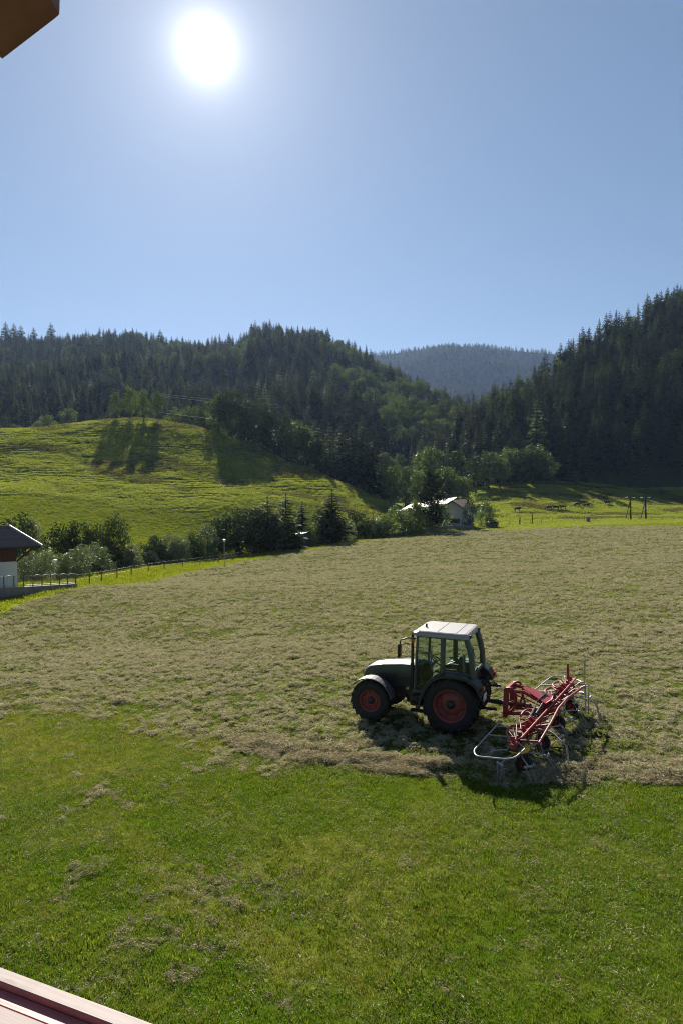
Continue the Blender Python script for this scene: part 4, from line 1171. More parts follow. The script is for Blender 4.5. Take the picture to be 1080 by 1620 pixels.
for i, y in enumerate(rot_y):
    rb = MB()
    rb.lathe([(.001, .10), (.16, .10), (.20, .05), (.20, -.02), (.10, -.06), (.001, -.06)], 18, 'z')
    rb.tube([(0, 0, .06), (0, 0, .32)], .06, 10)
    ro_ = rb.build('rotor', RED, tedder)
    ro_.location = (0, y, .50); ro_.rotation_euler = (0, math.radians(10), .35 * i)
    if i == 3:
        pc = MB(); pc.lathe([(.001, .17), (.17, .16), (.24, .12), (.26, .06)], 20, 'z'); pc.build('rotor_cover', M['yellow'], ro_)
    for k in range(6):
        a = link('tine_arm', arm_mesh, ro_); a.rotation_euler = (0, 0, 2 * PI * k / 6)
        a2 = link('spring_tine', tine_mesh, ro_); a2.rotation_euler = (0, 0, 2 * PI * k / 6)
    ww = MB(); ww.lathe([(.10, -.07), (.17, -.085), (.20, -.06), (.21, 0), (.20, .06), (.17, .085), (.10, .07)], 22, 'y')
    wo = ww.build('wheel', M['rubber'], tedder); wo.location = (-.12, y, .20)
    wr = MB(); wr.lathe([(.001, .02), (.05, .05), (.105, .06), (.105, -.06), (.05, -.03), (.001, -.02)], 16, 'y'); wr.build('rim', RED, wo)
    wf = MB(); wf.tube([(0, 0, .30), (-.05, .11, .20), (0, .11, 0), (0, -.11, 0), (-.05, -.11, .2), (0, 0, .3)], .02, 6); wf.build('fork', M['darkmetal'], wo)
for sd in (1, -1):
    gh = MB()
    gh.tube(smooth_path([(.84, 1.30 * sd, .74), (.76, 3.55 * sd, .72), (.60, 3.85 * sd, .72), (-.18, 3.62 * sd, .72), (-.28, 2.95 * sd, .78), (-.06, 2.85 * sd, .84)]), .019, 10)
    for y in (1.75, 2.45): gh.tube([(.80, y * sd, .735), (.30, (y + .05) * sd, .80), (.06, y * sd, .82)], .016, 8)
    gh.build('guard_hoop', GM, tedder)
    ta = MB()
    ta.tube(smooth_path([(-.1, 1.6 * sd, .80), (-.55, 1.6 * sd, .80), (-.95, 1.9 * sd, .62)]), .02, 6); ta.tube([(-.95, 1.9 * sd, .62), (-1.05, 2.0 * sd, .12)], .012, 6); ta.tube([(-.95, 1.80 * sd, .62), (-1.05, 1.9 * sd, .12)], .012, 6)
    ta.build('rear_guard', GM, tedder)
po = MB(); po.tube([(-.1, -2.25, .82), (-.06, -2.22, 1.58)], .028, 8); po.box((-.06, -2.22, 1.3), (.045, .10, .4), 0, None, .01); po.build('red_post', RED, tedder)
for (x, y, z0, z1) in ((-.32, -3.35, .45, 1.55), (-.62, -2.0, .2, 1.1), (-.70, -2.06, .22, 1.1)):
    pg = MB(); pg.tube([(x, y, z0), (x, y, z1)], .018, 8)
    if z1 > 1.4: pg.box((x, y, z1 - .22), (.03, .12, .30), 0, None, .008); pg.tube([(x, y, .78), (-.2, -3.0, .8)], .025, 6)
    else: pg.tube([(x, y, z1 - .05), (-.48, y + .1, .98)], .018, 6)
    pg.build('support_post', GM, tedder)

# ------------------------------------------------------------------ buildings
# chalet at the left edge: its long side runs across the picture, right verge at px 62
AL = math.radians(33)
ec = P(65, 864, 60); gzc = P(0, 931, 60)[2]
zee = ec[2] - gzc                   # eave height
zw = P(24, 886, 61)[2] - gzc        # top of the white storey
chalet = thing('chalet', 'white chalet with red brown wooden upper floor and brown tiled roof', 'house', (ec[0], 60, gzc), AL)
WX, WY = -1.8, 1.1                  # front right corner of the walls, seen from the corner of the eaves
w_ = MB(); w_.box((WX - 6, WY + 4, (zw - 1.2) / 2), (12.0, 8.0, zw + 1.2)); w_.build('wall', M['render'], chalet)
uh = zee - zw + .25
u_ = MB(); u_.box((WX - 6, WY + 4, zw + uh / 2), (11.9, 7.9, uh)); uo = u_.build('upper_wall', M['wood_red'], chalet)
bme = MB().box((0, 0, 0), (.285, .03, uh), 0, None, .006).mesh('board', M['wood_red'])
for k in range(38):
    bo = link('board', bme, uo); bo.location = (WX - .2 - .3 * k, WY + .035, zw + uh / 2)
RUN, RISE = 2.25, 1.66
rd = MB()
vs = [(-15, 0, zee), (0, 0, zee), (0, 10, zee), (-15, 10, zee), (-15, RUN, zee + RISE), (-RUN, RUN, zee + RISE)]
vs += [(x, y, z - .16) for x, y, z in vs]
rd.add(vs, [(0, 1, 5, 4), (1, 2, 5), (2, 3, 4, 5), (7, 6, 10, 11), (8, 7, 11), (9, 8, 11, 10), (0, 6, 7, 1), (1, 7, 8, 2), (2, 8, 9, 3), (3, 9, 6, 0), (0, 4, 10, 6), (3, 9, 10, 4)])
roof_o = rd.build('roof', M['wood_red'], chalet)
SL = math.atan2(RISE, RUN); SLN = math.hypot(RISE, RUN)
RFm = Matrix.Translation((0, 0, zee)) @ Matrix.Rotation(SL, 4, 'X')
for k in range(60):
    xx = -.12 - .24 * k
    top = min(1.0, -xx / RUN) * SLN
    n = max(1, int(top / .34)); tb = MB()
    for jx in range(n):
        ln = top / n
        tb.box((0, ln * (jx + .5), .035 + .012 * (jx % 2)), (.225, ln + .02, .05), 0, None, .012)
    to = tb.build('tile_row', M['tile'], roof_o); to.matrix_local = RFm @ Matrix.Translation((xx, 0, 0))
vb = MB(); vb.tube([(.05, -.05, zee + .06), (-RUN, RUN, zee + RISE + .10)], .11, 6); vb.build('hip_capping', M['tin'], roof_o)
vb = MB(); vb.tube([(-RUN, RUN, zee + RISE + .06), (-15, RUN, zee + RISE + .06)], .11, 6); vb.build('ridge_capping', M['tile'], roof_o)
gt = MB(); gt.tube([(0, -.08, zee - .08), (-15, -.08, zee - .08)], .07, 8); gt.build('gutter', M['darkmetal'], roof_o)
br = MB(); br.tube([(WX - .05, WY - .12, zw + .0), (-.5, WY - .5, zee - .12)], .10, 6); br.build('roof_brace', M['wood_red'], chalet)
cw = MB(); cw.box((WX - 1.85, WY - .02, 1.0), (.9, .08, 2.0), 0, None, .02); cwo = cw.build('door', M['window'], chalet)

# retaining wall and railing of the terrace
A = P(-60, 956, 51); Bp = P(122, 931, 62)
rw = thing('retaining_wall', 'grey concrete retaining wall below the chalet terrace', 'wall', (0, 0, 0))
wm = MB(); top0, top1 = P(-60, 936, 51)[2], P(122, 925, 62)[2]
dirv = Vector((Bp[0] - A[0], Bp[1] - A[1], 0)).normalized(); nrm = Vector((-dirv.y, dirv.x, 0)) * .3
vs = [Vector((A[0], A[1], A[2] - 1.0)), Vector((Bp[0], Bp[1], Bp[2] - .5)), Vector((Bp[0], Bp[1], top1)), Vector((A[0], A[1], top0))]
wm.add(vs + [v + nrm for v in vs], [(0, 1, 2, 3), (7, 6, 5, 4), (3, 2, 6, 7), (1, 5, 6, 2), (0, 3, 7, 4)])
wm.build('wall', M['concrete'], rw)
cp_ = MB(); cvs = [Vector((A[0], A[1], top0)) - dirv * 0 - nrm * .15, Vector((Bp[0], Bp[1], top1)) - nrm * .15]
cp_.add([cvs[0], cvs[1], cvs[1] + nrm * 1.3, cvs[0] + nrm * 1.3] + [p + Vector((0, 0, .08)) for p in (cvs[0], cvs[1], cvs[1] + nrm * 1.3, cvs[0] + nrm * 1.3)], [(3, 2, 1, 0), (4, 5, 6, 7), (0, 1, 5, 4), (1, 2, 6, 5), (2, 3, 7, 6), (3, 0, 4, 7)])
cp_.build('coping', M['concrete'], rw)
rail = thing('terrace_railing', 'light metal railing with arched bays on the chalet terrace wall', 'railing', (0, 0, 0))
nb = 12
for k in range(nb + 1):
    t = k / nb; p = Vector(lerp((A[0], A[1], top0 + .08), (Bp[0], Bp[1], top1 + .08), t)) + nrm * .5
    q = MB(); q.box((p.x, p.y, p.z + .48), (.07, .07, .96), 0, None, .008); q.build('post', M['fencewood'], rail)
    if k < nb:
        p2 = Vector(lerp((A[0], A[1], top0 + .08), (Bp[0], Bp[1], top1 + .08), (k + 1) / nb)) + nrm * .5
        g = MB(); pts = []
        for j in range(9):
            s = j / 8; pts.append(p.lerp(p2, s) + Vector((0, 0, .80 + .16 * math.sin(PI * s))))
        g.tube(pts, .028, 6)
        g.tube([p + Vector((0, 0, .12)), p2 + Vector((0, 0, .12))], .02, 5)
        for j in range(1, 8): g.tube([p.lerp(p2, j / 8) + Vector((0, 0, .12)), pts[j]], .007, 4, caps=False)
        g.build('rail_bay', GM, rail)

# white gabled house in the middle: gable to the camera's right, tin roof slope to the left
hp0 = P(718, 829, 176)
hz = gz(hp0[0], 180)
house = thing('gabled_house', 'white gabled house with a sunlit sheet roof half hidden behind a pine', 'house', (hp0[0], 178, hz), math.radians(-24))
hz_t = P(720, 790, 178)[2] - hz
ev = hz_t - 2.0
hw = MB(); hw.prism([(-2.6, -1), (2.6, -1), (2.6, ev - .2), (0, hz_t - .5), (-2.6, ev - .2)], 0, 12, 'y'); hw.build('wall', M['render'], house)
for sd in (1, -1):
    L2 = 3.7; Mr = Matrix.Translation((0, 0, hz_t - .28)) @ Matrix.Rotation(math.radians(33) * sd, 4, 'Y')
    hr_ = MB(); hr_.box((sd * L2 / 2, 5.8, 0), (L2, 14.0, .16), 0, Mr)
    for k in range(15): hr_.box((sd * L2 / 2, -1.0 + .97 * k, .10), (L2, .05, .06), 0, Mr)
    hr_.build('roof', M['tin'] if sd < 0 else M['tile'], house)
vb2 = MB()
for sd in (1, -1): vb2.tube([(0, -1.25, hz_t - .3), (3.1 * sd, -1.25, hz_t - 2.3)], .13, 6)
vb2.build('verge_board', M['wood_red'], house)
wn_ = MB(); wn_.box((.3, -.05, 1.6), (1.9, .12, 1.2)); wo_ = wn_.build('window', M['wood_red'], house)
for k in (-1, 1):
    pn = MB(); pn.box((.3 + .45 * k, -.115, 1.6), (.8, .02, 1.0)); pn.build('pane', M['window'], wo_)
for sd in (-1, 1):
    bb = MB(); bb.box((.3 + 1.25 * sd, -.04, 1.6), (.5, .07, 1.25)); bb.build('shutter', M['wood_red'], wo_)
lw = MB(); lw.box((-9.0, 6.5, .9), (11, 8, 4.0)); lw.build('wing_wall', M['wood_red'], house)
Mw = Matrix.Translation((-3.0, 1.2, 4.1)) @ Matrix.Rotation(math.radians(14), 4, 'Y') @ Matrix.Rotation(0, 4, 'X')
lr = MB(); lr.box((-6.0, 5.0, 0), (13.5, 11, .18), 0, Matrix.Translation((-2.4, 1.2, hz_t - 1.2)) @ Matrix.Rotation(math.radians(-9), 4, 'Y') @ Matrix.Rotation(math.radians(8), 4, 'X')); lr.build('wing_roof', M['tin'], house)
# little hut right of the fourth lamp
hu = gpt(781, 184); hut = thing('garden_hut', 'small wooden hut with a dark roof right of the fourth lamp post', 'hut', hu, .2)
q = MB(); q.prism([(-1.1, -.3), (1.1, -.3), (1.1, 1.5), (0, 2.1), (-1.1, 1.5)], 0, 2, 'y'); q.build('wall', M['fencewood'], hut)
q = MB()
for sd in (1, -1): q.box((sd * .75, 1, 0), (1.6, 2.6, .1), 0, Matrix.Translation((0, 0, 2.16)) @ Matrix.Rotation(math.radians(29) * sd, 4, 'Y'))
q.build('roof', M['tile'], hut)
q = MB(); q.box((.3, -.03, .7), (.7, .06, 1.5)); q.build('door', M['plate'], hut)
su = gpt(474, 141); shed = thing('garden_shed', 'small shed with a glinting sheet roof in the dark tree screen', 'shed', su, -.3)
q = MB(); q.box((0, 1.2, 1.2), (2.6, 2.0, 3.0)); q.build('wall', M['fencewood'], shed)
q = MB(); q.box((0, 1.0, 0), (3.4, 2.8, .08), 0, Matrix.Translation((0, 0, 2.95)) @ Matrix.Rotation(math.radians(-14), 4, 'Y') @ Matrix.Rotation(.12, 4, 'X')); q.build('roof', M['tin'], shed)
# low garden wall in front of the house
gw = thing('garden_wall', 'low dark stone wall between hedge and meadow before the middle house', 'wall', (0, 0, 0))
q = MB(); p0, p1 = gpt(610, 166), gpt(748, 172)
for k in range(18):
    a = p0.lerp(p1, (k + .5) / 18); a.z = gz(a.x, a.y)
    s = MB(); s.box((a.x, a.y, a.z + .3), ((p1.x - p0.x) / 18 - .03, .5, 1.3 + random.uniform(-.06, .06)), 0, None, .05); s.build('stone', M['concrete'], gw)

# ------------------------------------------------------------------ lamps, fences, lift, cabinet, cables
def lamp(px, pyt, pyb, d, label):
    b = P(px, pyb, d); h = (pyb - pyt) / 1080 * d
    z = gz(b[0], d); top = P(px, pyt, d)[2]; h = top - z
    t = thing('street_lamp', label, 'lamp post', (b[0], d, z), 0, 'lamp posts along the path')
    q = MB(); q.tube([(0, 0, -.2), (0, 0, .5), (0, 0, h - .45)], [.075, .055, .05], 8); q.build('post', M['greymetal'], t)
    q = MB(); q.lathe([(.06, h - .45), (.18, h - .40), (.24, h - .12), (.22, h - .10)], 12, 'z'); q.build('lantern', M['lampwhite'], t)
    q = MB(); q.lathe([(.30, h - .12), (.30, h - .08), (.10, h), (.001, h + .01)], 12, 'z'); q.build('lamp_cover', M['lampshade'], t)
lamp(87, 885, 915, 74, 'first lamp post from the left, behind the terrace railing')
lamp(355, 853, 889, 105, 'lamp post at the meadow edge before the dark tree screen')
lamp(596, 821, 850, 163, 'lamp post half hidden by the bright garden hedge')
lamp(760, 808, 833, 178, 'lamp post right of the white gabled house')

def fence(name, label, pts, spacing, ph, wires, wood=True):
    f = thing(name, label, 'fence', (0, 0, 0))
    P_ = [Vector((x, y, 0)) for x, y in pts]
    L_ = [0]
    for a, b in zip(P_, P_[1:]): L_.append(L_[-1] + (b - a).length)
    n = int(L_[-1] / spacing); tops = []
    for k in range(n + 1):
        s = L_[-1] * k / n
        i = max(j for j in range(len(L_)) if L_[j] <= s + 1e-6); i = min(i, len(P_) - 2)
        p = P_[i].lerp(P_[i + 1], (s - L_[i]) / (L_[i + 1] - L_[i]))
        z = gz(p.x, p.y); h = ph * random.uniform(.9, 1.1)
        q = MB(); lx, ly = random.uniform(-.05, .05), random.uniform(-.05, .05)
        q.tube([(0, 0, -.3), (lx * .5, ly * .5, h * .6), (lx, ly, h)], [.075, .065, .06], 6)
        o = q.build('post', M['fencewood'], f); o.location = (p.x, p.y, z)
        tops.append(Vector((p.x, p.y, z)))
    for w in wires:
        q = MB(); q.tube([t + Vector((0, .07, ph * w)) for t in tops], .006, 4, caps=False); q.build('wire', M['wire'], f)
    return f
def xy(px, d): return ((px - 540) / 1080 * d, d)
fence('wire_fence', 'low post and wire fence along the path at the left meadow edge', [xy(118, 66), xy(160, 76), xy(210, 86), xy(260, 95), xy(310, 103), xy(355, 110), xy(400, 120), xy(445, 131)], 4.6, 1.25, (.9, .55))
fence('pasture_fence', 'post and wire fence between hay meadow and cow pasture', [xy(788, 189), xy(830, 192), xy(900, 196), xy(960, 199), xy(1000, 200), xy(1060, 201), xy(1120, 202)], 3.4, 1.35, (.9, .5))
for px, d, hh, lab in [(842, 193, 2.9, 'tall wooden marker post at the pasture fence right of the grove'), (822, 191, 2.3, 'thick post at the left corner of the pasture fence')]:
    p = gpt(px, d); q = MB(); q.tube([(0, 0, -.2), (0, 0, hh * .5), (.05, 0, hh)], [.2, .17, .14], 8); q.box((.0, -.05, hh * .55), (.5, .1, .35), 0, None, .02)
    o = q.build('marker_post', M['fencewood'], None); o.location = p; tag(o, lab, 'post')
p = gpt(930, 193); cb = thing('utility_cabinet', 'pale grey utility cabinet standing at the pasture fence', 'cabinet', p)
q = MB(); q.box((0, 0, .75), (1.1, .6, 1.7), 0, None, .03); q.build('body', M['concrete'], cb)
q = MB(); q.box((0, -.312, .75), (.95, .03, 1.4), 0, None, .01); q.build('door', M['concrete'], cb)
q = MB(); q.box((0, 0, 1.64), (1.25, .75, .08), 0, None, .02); q.build('lid', M['concrete'], cb)

def pylon(px, d, label):
    p = gpt(px, d); top = P(px, 786, d)[2] - p.z
    t = thing('lift_pylon', label, 'lift pylon', p, .15, 'drag lift pylons on the pasture')
    q = MB(); q.tube([(0, 0, -.3), (-.35, 0, top)], [.28, .20], 10); q.build('mast', M['darkmetal'], t)
    q = MB(); q.tube([(-1.75, .1, -.3), (-.40, 0, top * .80)], .11, 8); q.tube([(-1.0, .05, top * .36), (-.12, 0, top * .36)], .07, 6); q.build('brace', M['darkmetal'], t)
    q = MB(); q.box((-.35, 0, top - .35), (3.0, .16, .18)); q.box((-.35, 0, top + .15), (.12, .12, .9)); q.tube([(-1.6, 0, top - .3), (-.35, 0, top + .5)], .04, 5); q.tube([(.9, 0, top - .3), (-.35, 0, top + .5)], .04, 5); q.build('crossarm', M['darkmetal'], t)
    for sx in (-1.55, .85):
        q = MB()
        for k in (-.5, 0, .5): q.lathe([(.001, -.05), (.2, -.05), (.2, .05), (.001, .05)], 12, 'x', (sx, k, top - .28))
        q.box((sx, 0, top - .30), (.1, 1.5, .08)); q.build('sheave_train', M['darkmetal'], t)
    q = MB(); q.box((-.2, -.25, top * .5), (.25, .1, .5)); q.build('ladder_plate', GM, t)
    return t, p, top
_, pa, ta_ = pylon(998, 203, 'left one of the two steel drag lift pylons by the pasture fence')
_, pb, tb_ = pylon(1022, 204, 'right one of the two steel drag lift pylons by the pasture fence')
def cable(label, pts, r, grp, name='power_cable'):
    q = MB(); q.tube(pts, r, 5, caps=False); o = q.build(name, M['cable']); tag(o, label, 'cable', grp)
def sag(a, b, s, n=24):
    a, b = Vector(a), Vector(b)
    return [a.lerp(b, k / n) - Vector((0, 0, s * 4 * (k / n) * (1 - k / n))) for k in range(n + 1)]
cable('uppermost power cable crossing the forest right of the hilltop trees', sag(P(250, 622, 291), P(446, 641, 300), .4), .05, 'power cables')
cable('middle power cable just under the uppermost one', sag(P(250, 625, 290), P(446, 645, 299), .5), .05, 'power cables')
cable('lowest power cable crossing in front of the hill shoulder wood', sag(P(250, 652, 290), P(446, 672, 292), .4), .05, 'power cables')

# ------------------------------------------------------------------ cows
def cow_mesh(graze, seed):
    vv = [(0, 0, 1.05), (.35, 0, 1.06), (.75, 0, 1.12), (-.4, 0, 1.06), (-.75, 0, 1.12)]
    rr = [(.33, .38), (.31, .37), (.25, .30), (.31, .36), (.24, .28)]
    ed = [(0, 1), (1, 2), (0, 3), (3, 4)]
    def leg(root, pts, rs):
        i = root
        for p, r in zip(pts, rs):
            vv.append(p); rr.append((r, r)); ed.append((i, len(vv) - 1)); i = len(vv) - 1
    for s in (-1, 1):
        leg(2, [(.62 + .05 * s, .17 * s, .75), (.62 + .08 * s, .17 * s, .42), (.64 + .06 * s, .17 * s, .03)], [.12, .07, .055])
        leg(4, [(-.66, .17 * s, .80), (-.78 - .04 * s, .17 * s, .46), (-.70 - .05 * s, .17 * s, .03)], [.14, .075, .055])
    if graze: leg(2, [(1.0, 0, 1.0), (1.22, .03, .62), (1.34, .05, .32), (1.46, .06, .14)], [.19, .15, .13, .08])
    else: leg(2, [(1.02, .02, 1.32), (1.22, .04, 1.52), (1.40, .06, 1.50), (1.60, .08, 1.40)], [.2, .16, .14, .09])
    leg(4, [(-1.0, 0, 1.22), (-1.08, 0, .85), (-1.06, 0, .45)], [.05, .03, .04])
    me = bpy.data.meshes.new('cow_skeleton'); me.from_pydata(vv, ed, [])
    o = bpy.data.objects.new('cow_skeleton', me); COL.objects.link(o)
    sk = o.modifiers.new('skin', 'SKIN')
    if not me.skin_vertices: me.attributes  # layer is made by the modifier's own operator in the UI
    import bmesh
    bm = bmesh.new(); bm.from_mesh(me)
    ly = bm.verts.layers.skin.verify(); bm.verts.ensure_lookup_table()
    for v, r in zip(bm.verts, rr): v[ly].radius = r; v[ly].use_root = v.index == 0
    bm.to_mesh(me); bm.free()
    sb = o.modifiers.new('sub', 'SUBSURF'); sb.levels = 1; sb.render_levels = 1
    dg = bpy.context.evaluated_depsgraph_get()
    out = bpy.data.meshes.new_from_object(o.evaluated_get(dg)); out.name = 'cow'
    bpy.data.objects.remove(o)
    out.materials.clear(); out.materials.append(M['cow'])
    for p in out.polygons: p.use_smooth = True
    return out
COWG, COWS = cow_mesh(True, 1), cow_mesh(False, 2)
horn = MB()
for s in (-1, 1): horn.tube([(1.24, .10 * s, 1.60), (1.24, .24 * s, 1.68), (1.28, .27 * s, 1.80)], [.03, .025, .01], 5); horn.tube([(1.24, .12 * s, 1.52), (1.20, .30 * s, 1.50)], [.05, .02], 5)
hornme = horn.mesh('horns', M['plate'])
for px, py, d, me, rz, lab in [(868, 808, 236, COWG, PI + .2, 'brown cow grazing at the left end of the lower group of three'),
                               (879, 807, 237, COWS, PI, 'dark cow in the middle of the lower group of three'),
                               (890, 807, 238, COWS, PI - .5, 'dark cow at the right end of the lower group of three'),
                               (913, 803, 245, COWG, PI + .3, 'cow grazing at the left of the huddled upper three'),
                               (921, 800, 251, COWS, PI - .1, 'cow standing behind the other two of the huddled upper three'),
                               (928, 803, 245, COWS, -.15, 'cow at the right of the huddled upper three, lit back'),
                               (960, 800, 252, COWS, PI + .1, 'lone cow between the huddled group and the lift pylons'),
                               (1046, 784, 292, COWG, PI, 'lone cow high on the pasture right of the lift pylons'),
                               (818, 812, 224, COWS, .2, 'lone cow on the bank at the left end of the pasture')]:
    p = gpt(px, d); c = thing('cow', lab, 'cow', p, rz, 'cows on the pasture'); c.scale = (1.12,) * 3
    link('body', me, c)
    if me is COWS: link('horns', hornme, c)

# ------------------------------------------------------------------ balcony parts close to the camera
k_ = 2.0
def R3(px, py, z):  # point where the sight line meets height z below the camera
    r = ray(px, py); s = z / r.z; return Vector((r.x * s, r.y * s, CAMZ + z))
zt = -.565 * k_
a0, a1 = R3(0, 1531, zt), R3(240, 1620, zt); b0 = R3(0, 1552, zt)
dv = (a1 - a0).normalized(); nv = Vector((dv.y, -dv.x, 0))
if (b0 - a0).dot(nv) < 0: nv = -nv
wid = (b0 - a0).dot(nv)
ang_r = math.atan2(dv.y, dv.x)
mid_ = a0 + nv * wid / 2
rl_ = thing('balcony_rail', 'red brown varnished balcony rail at the lower left corner', 'railing', mid_, ang_r)
q = MB(); q.box((.2, 0, -.0535), (3.2, wid, .10), 0, None, .002); q.build('top_rail', M['railwood'], rl_)
q = MB(); q.box((.2, 0, -.0015), (3.2, wid, .003)); q.build('worn_cap', M['ledgewood'], rl_)
sgn = -1 if Matrix.Rotation(-ang_r, 3, 'Z') @ nv @ Vector((0, 1, 0)) < 0 else 1
q = MB(); q.box((.2, sgn * (wid / 2 + .0195), -.042), (3.2, .037, .05), 0, None, .002); q.build('shadow_strip', M['railwood'], rl_)  # strip as wide as the rail's cast shadow, red-brown colour stands for that shade
q = MB(); q.box((.2, sgn * (wid / 2 + .040 + .15), -.040), (3.2, .30, .05), 0, None, .002); q.build('ledge_board', M['ledgewood'], rl_)
q = MB(); q.box((.2, 0, -.60), (3.2, wid * .8, .98), 0, None, .004); q.build('parapet_panel', M['beamwood'], rl_)
# end of a roof purlin above the camera at the upper left
dd = 2.2
def V2(px, py): p = P(px, py, dd); return (p[0], p[2])
poly = [V2(-160, -120), V2(-160, 60), V2(-40, 66), V2(4, 92), V2(86, 29), V2(94, 22), V2(97, -120)]
bmn = thing('roof_purlin', 'dark brown end of a roof purlin in the upper left corner', 'roof beam', (poly[3][0], dd, poly[3][1]))
q = MB(); q.prism([(x - poly[3][0], z - poly[3][1]) for x, z in poly], -1.6, 0.0, 'y'); q.build('beam', M['beamwood'], bmn)
q = MB(); q.box((-.15, -.7, .5), (1.6, 1.9, .05)); q.build('soffit_board', M['beamwood'], bmn)

# ------------------------------------------------------------------ grass and hay
def blade_tuft(seed, n, spread, h, w, lean, flat=0.0):
    r = random.Random(seed); mb = MB()
    for _ in range(n):
        a = r.uniform(0, 6.28); d = spread * math.sqrt(r.random()); b = r.uniform(0, 6.28)
        x, y = d * math.cos(a), d * math.sin(a)
        hh = h * r.uniform(.5, 1.25); l = lean * hh * r.uniform(.3, 1.4)
        ux, uy = math.cos(b), math.sin(b); wx, wy = -uy * w * .5, ux * w * .5
        mb.add([(x - wx, y - wy, -.01), (x + wx, y + wy, -.01), (x + ux * l * .4 + wx * .8, y + uy * l * .4 + wy * .8, hh * .6), (x + ux * l * .4 - wx * .8, y + uy * l * .4 - wy * .8, hh * .6), (x + ux * l, y + uy * l, hh)],
               [(0, 1, 2, 3), (3, 2, 4)])
    return mb
def hay_tuft(seed, n, spread, h, L, w):
    r = random.Random(seed); mb = MB()
    for _ in range(n):
        a = r.uniform(0, 6.28); d = spread * math.sqrt(r.random()); b = r.uniform(0, 6.28)
        c = Vector((d * math.cos(a), d * math.sin(a), h * r.random() * (1 - d / spread * .7)))
        u = Vector((math.cos(b), math.sin(b), r.gauss(.1, .35))).normalized(); l = L * r.uniform(.4, 1.0)
        s = u.cross(Vector((r.gauss(0, 1), r.gauss(0, 1), r.gauss(0, 1)))).normalized() * w * .5
        bend = Vector((r.gauss(0, 1), r.gauss(0, 1), r.gauss(0, .6))) * l * .12
        mb.add([c - u * l * .5 - s, c - u * l * .5 + s, c + bend + s, c + bend - s, c + u * l * .5], [(0, 1, 2, 3), (3, 2, 4)])
    return mb
GR = [src(blade_tuft(600 + i, 24, .085, .042, .005, 1.0).mesh('grass_tuft', M['grass'])) for i in range(3)]
GY = [src(blade_tuft(610 + i, 22, .085, .04, .005, 1.2).mesh('grass_tuft', M['grassdry'])) for i in range(2)]
HY = [src(hay_tuft(620 + i, 50, .085, .055, .08, .0055).mesh('hay_tuft', M['hay'])) for i in range(3)]
HO = [src(hay_tuft(680 + i, 26, .07, .05, .06, .005).mesh('old_hay_tuft', M['hayold'])) for i in range(3)]
HW = [src(hay_tuft(660 + i, 7, .16, .03, .07, .005).mesh('hay_wisp', M['hayold'])) for i in range(3)]
HM = [src(hay_tuft(630 + i, 40, .11, .095, .09, .010).mesh('hay_tuft', M['hay'])) for i in range(3)]
HF = [src(hay_tuft(640 + i, 40, .22, .16, .17, .024).mesh('hay_tuft', M['hay'])) for i in range(3)]
PG = [src(blade_tuft(650 + i, 30, .6, .30, .055, .7).mesh('pasture_tuft', M['pasture'])) for i in range(2)]
LG = [src(blade_tuft(670 + i, 30, .6, .26, .05, .7).mesh('edge_tuft', M['lush'])) for i in range(2)]
PD = [src(blade_tuft(690, 26, .6, .34, .05, .8).mesh('rough_tuft', M['rough']))]
def fan_points(n, d0, d1, t0=-.6, t1=.6, power=1.0):
    # even per square metre (power 1) or thinning with distance (power 0)
    u = rng.random(n)
    y = np.sqrt(d0 ** 2 + (d1 ** 2 - d0 ** 2) * u) if power == 1 else d0 * (d1 / d0) ** u
    return rng.uniform(t0, t1, n) * y, y
def put(name, x, y, srcs, s0, s1, idx=None, tilt=.15, dz=0.0):
    n = len(x); s = rng.uniform(s0, s1, n)
    scatter(name, np.stack([x, y, ground_z(x, y) + dz], -1), np.stack([rng.uniform(-tilt, tilt, n), rng.uniform(-tilt, tilt, n), rng.uniform(0, 6.28, n)], -1),
            np.stack([s, s, s * rng.uniform(.8, 1.3, n)], -1), rng.integers(0, len(srcs), n) if idx is None else idx, srcs)
# mown grass in front
x, y = fan_points(118000, 7.2, 24.5, -.85, .92)
h_ = hay_mask(x, y); lu, hi, ye, _b = attr_fields(x, y)
k = rng.random(len(x)) > h_ * .85
x, y, ye = x[k], y[k], ye[k]
pick = np.where(rng.random(len(x)) < ye * .8, 3 + rng.integers(0, 2, len(x)), rng.integers(0, 3, len(x)))
put('grass', x, y, GR + GY, .6, 1.25, pick)
# taller clumps the mower missed, and dry wisps lying in the grass
x, y = fan_points(7500, 7.2, 22, -.85, .92); k = (fbm(x * .9, y * .7, 3, 97) > .5) & (hay_mask(x, y) < .4); put('grass', x[k], y[k], GR, 1.3, 2.1)
x, y = fan_points(19000, 7.2, 22, -.85, .92); k = (fbm(x * .7, y * .6, 3, 98) > .42) & (hay_mask(x, y) < .5); put('hay', x[k], y[k], HW, .7, 1.4, tilt=.2, dz=.025)
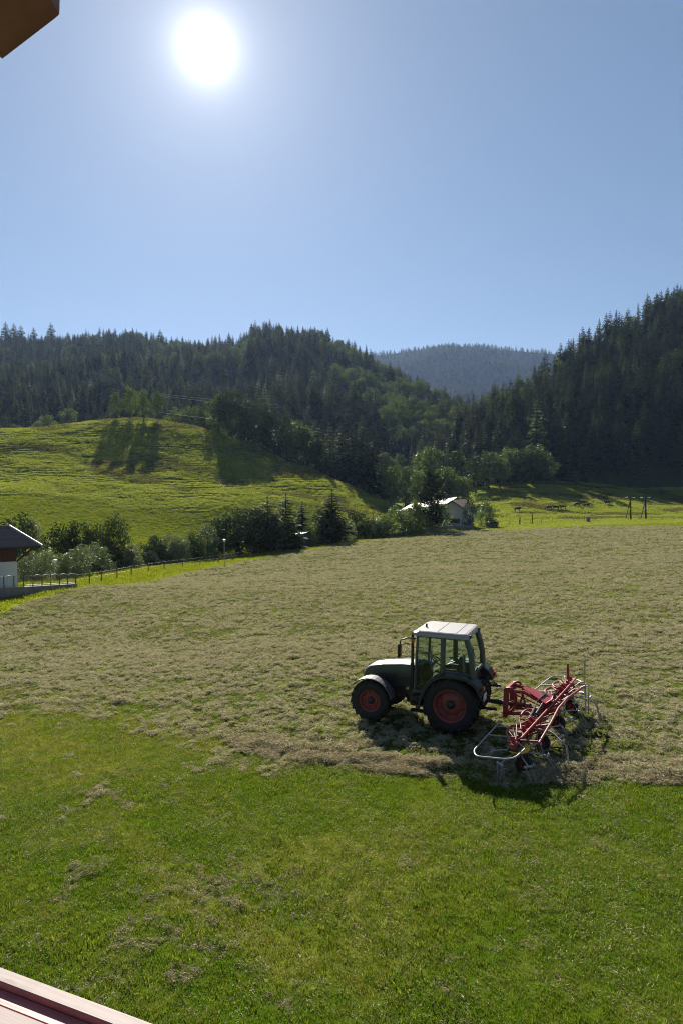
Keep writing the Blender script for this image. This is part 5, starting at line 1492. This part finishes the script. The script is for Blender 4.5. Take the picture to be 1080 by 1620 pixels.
# hay: fine near, coarser tufts farther off; bare gaps stay between the tufts
def hay_layer(n, d0, d1, srcs, a, b, sc, seed, cut):
    x, y = fan_points(int(n * (1.45 if d1 < 50 else 1.15)), d0, d1, *((-.85, .92) if d1 < 50 else (-.68, .70))); h_ = hay_mask(x, y)
    den = sstep(cut - .05, cut + .05, fbm(x / sc, y / sc, 3, seed))
    thin = 1 - .75 * sstep(.56, .70, fbm(x / 3.6, y / 2.4, 3, 199))      # places the tedder swept almost bare
    k = rng.random(len(x)) < h_ * (.06 + .94 * den) * thin
    put('hay', x[k], y[k], srcs, a, b, tilt=.4)
hay_layer(46000, 14, 34, HY, .6, 1.7, .32, 191, .49)
hay_layer(85000, 28, 80, HM, .6, 1.7, .45, 192, .50)
hay_layer(90000, 70, 182, HF, .6, 1.6, .95, 193, .495)
x, y = fan_points(60000, 7.6, 17); h_ = hay_mask(x, y); k = rng.random(len(x)) < h_ * .42; put('hay', x[k], y[k], HO, .5, 1.2, tilt=.4)
# brown windrow along the near edge of the hay
x = rng.uniform(-3.2, 10.5, 9000); y = np.interp(x, NEAR_X, NEAR_D) + np.abs(rng.normal(0, .75, 9000)) - .1
k = (fbm(x / .9, y / .5, 3, 201) > .47) & ~((x > 2.0) & (x < 4.3) & (y < 16.2)) & (rng.random(9000) < np.where(x > 4, .4, .85)); put('hay', x[k], y[k], HO, .8, 1.9, tilt=.4, dz=.02)
# thicker clumps left by the tedder
x, y = fan_points(5000, 15, 48); h_ = hay_mask(x, y); k = (rng.random(len(x)) < h_) & (fbm(x * .8, y * 1.3, 3, 95) > .5); put('hay', x[k], y[k], HY, 1.4, 2.6, tilt=.4, dz=.03)
x, y = fan_points(9000, 40, 120); h_ = hay_mask(x, y); k = (rng.random(len(x)) < h_) & (fbm(x * .4, y * .5, 3, 96) > .5); put('hay', x[k], y[k], HM, 1.6, 3.0, tilt=.3, dz=.04)
# green tufts pushing through the hay
x, y = fan_points(9000, 18, 60); k = (fbm(x * .6, y * .6, 3, 91) > .58); put('grass', x[k], y[k], GY, 1.0, 2.2)
# longer grass: meadow edge, pasture and hill
x, y = fan_points(260000, 40, 305, -.62, .62)
h_ = hay_mask(x, y); t = x / y; far = np.interp(t, FAR_T, FAR_D)
k = (h_ < .3) & (y > far) & ~((t > .075) & (t < .215) & (y > 212)) & ((y > 160) | (rng.random(len(x)) < .9))
x, y = x[k], y[k]
_l, _h, _y, ba = attr_fields(x, y)
kk = rng.random(len(x)) > ba * .72
x, y, t = x[kk], y[kk], (x / y)[kk]
k = (y < 168) | ((t < 0) & (y < 198 + 10 * (fbm(x / 15, y / 15, 2, 77) - .5)))
put('grass', x[k], y[k], LG, .5, 1.0)
x, y = x[~k], y[~k]
dk = rng.random(len(x)) < .85 * sstep(.50, .62, fbm(x / 17, y / 8, 4, 78)) * sstep(200, 218, y)
put('grass', x, y, PG + PD, .5, 1.3, np.where(dk, 2, rng.integers(0, 2, len(x))))

# ------------------------------------------------------------------ haze in the valley air
hz_box = MB(); hz_box.box((200, 2200, 420), (6400, 5600, 1000))
hm_, hnt, hb = new_mat('valley_haze'); hnt.nodes.remove(hb)
pv = hnt.nodes.new('ShaderNodeVolumePrincipled')
pv.inputs['Color'].default_value = (.42, .60, 1.0, 1); pv.inputs['Density'].default_value = .00004; pv.inputs['Anisotropy'].default_value = .35
hnt.links.new(pv.outputs[0], hnt.nodes['Material Output'].inputs['Volume'])
tag(hz_box.build('haze', hm_), kind='stuff')
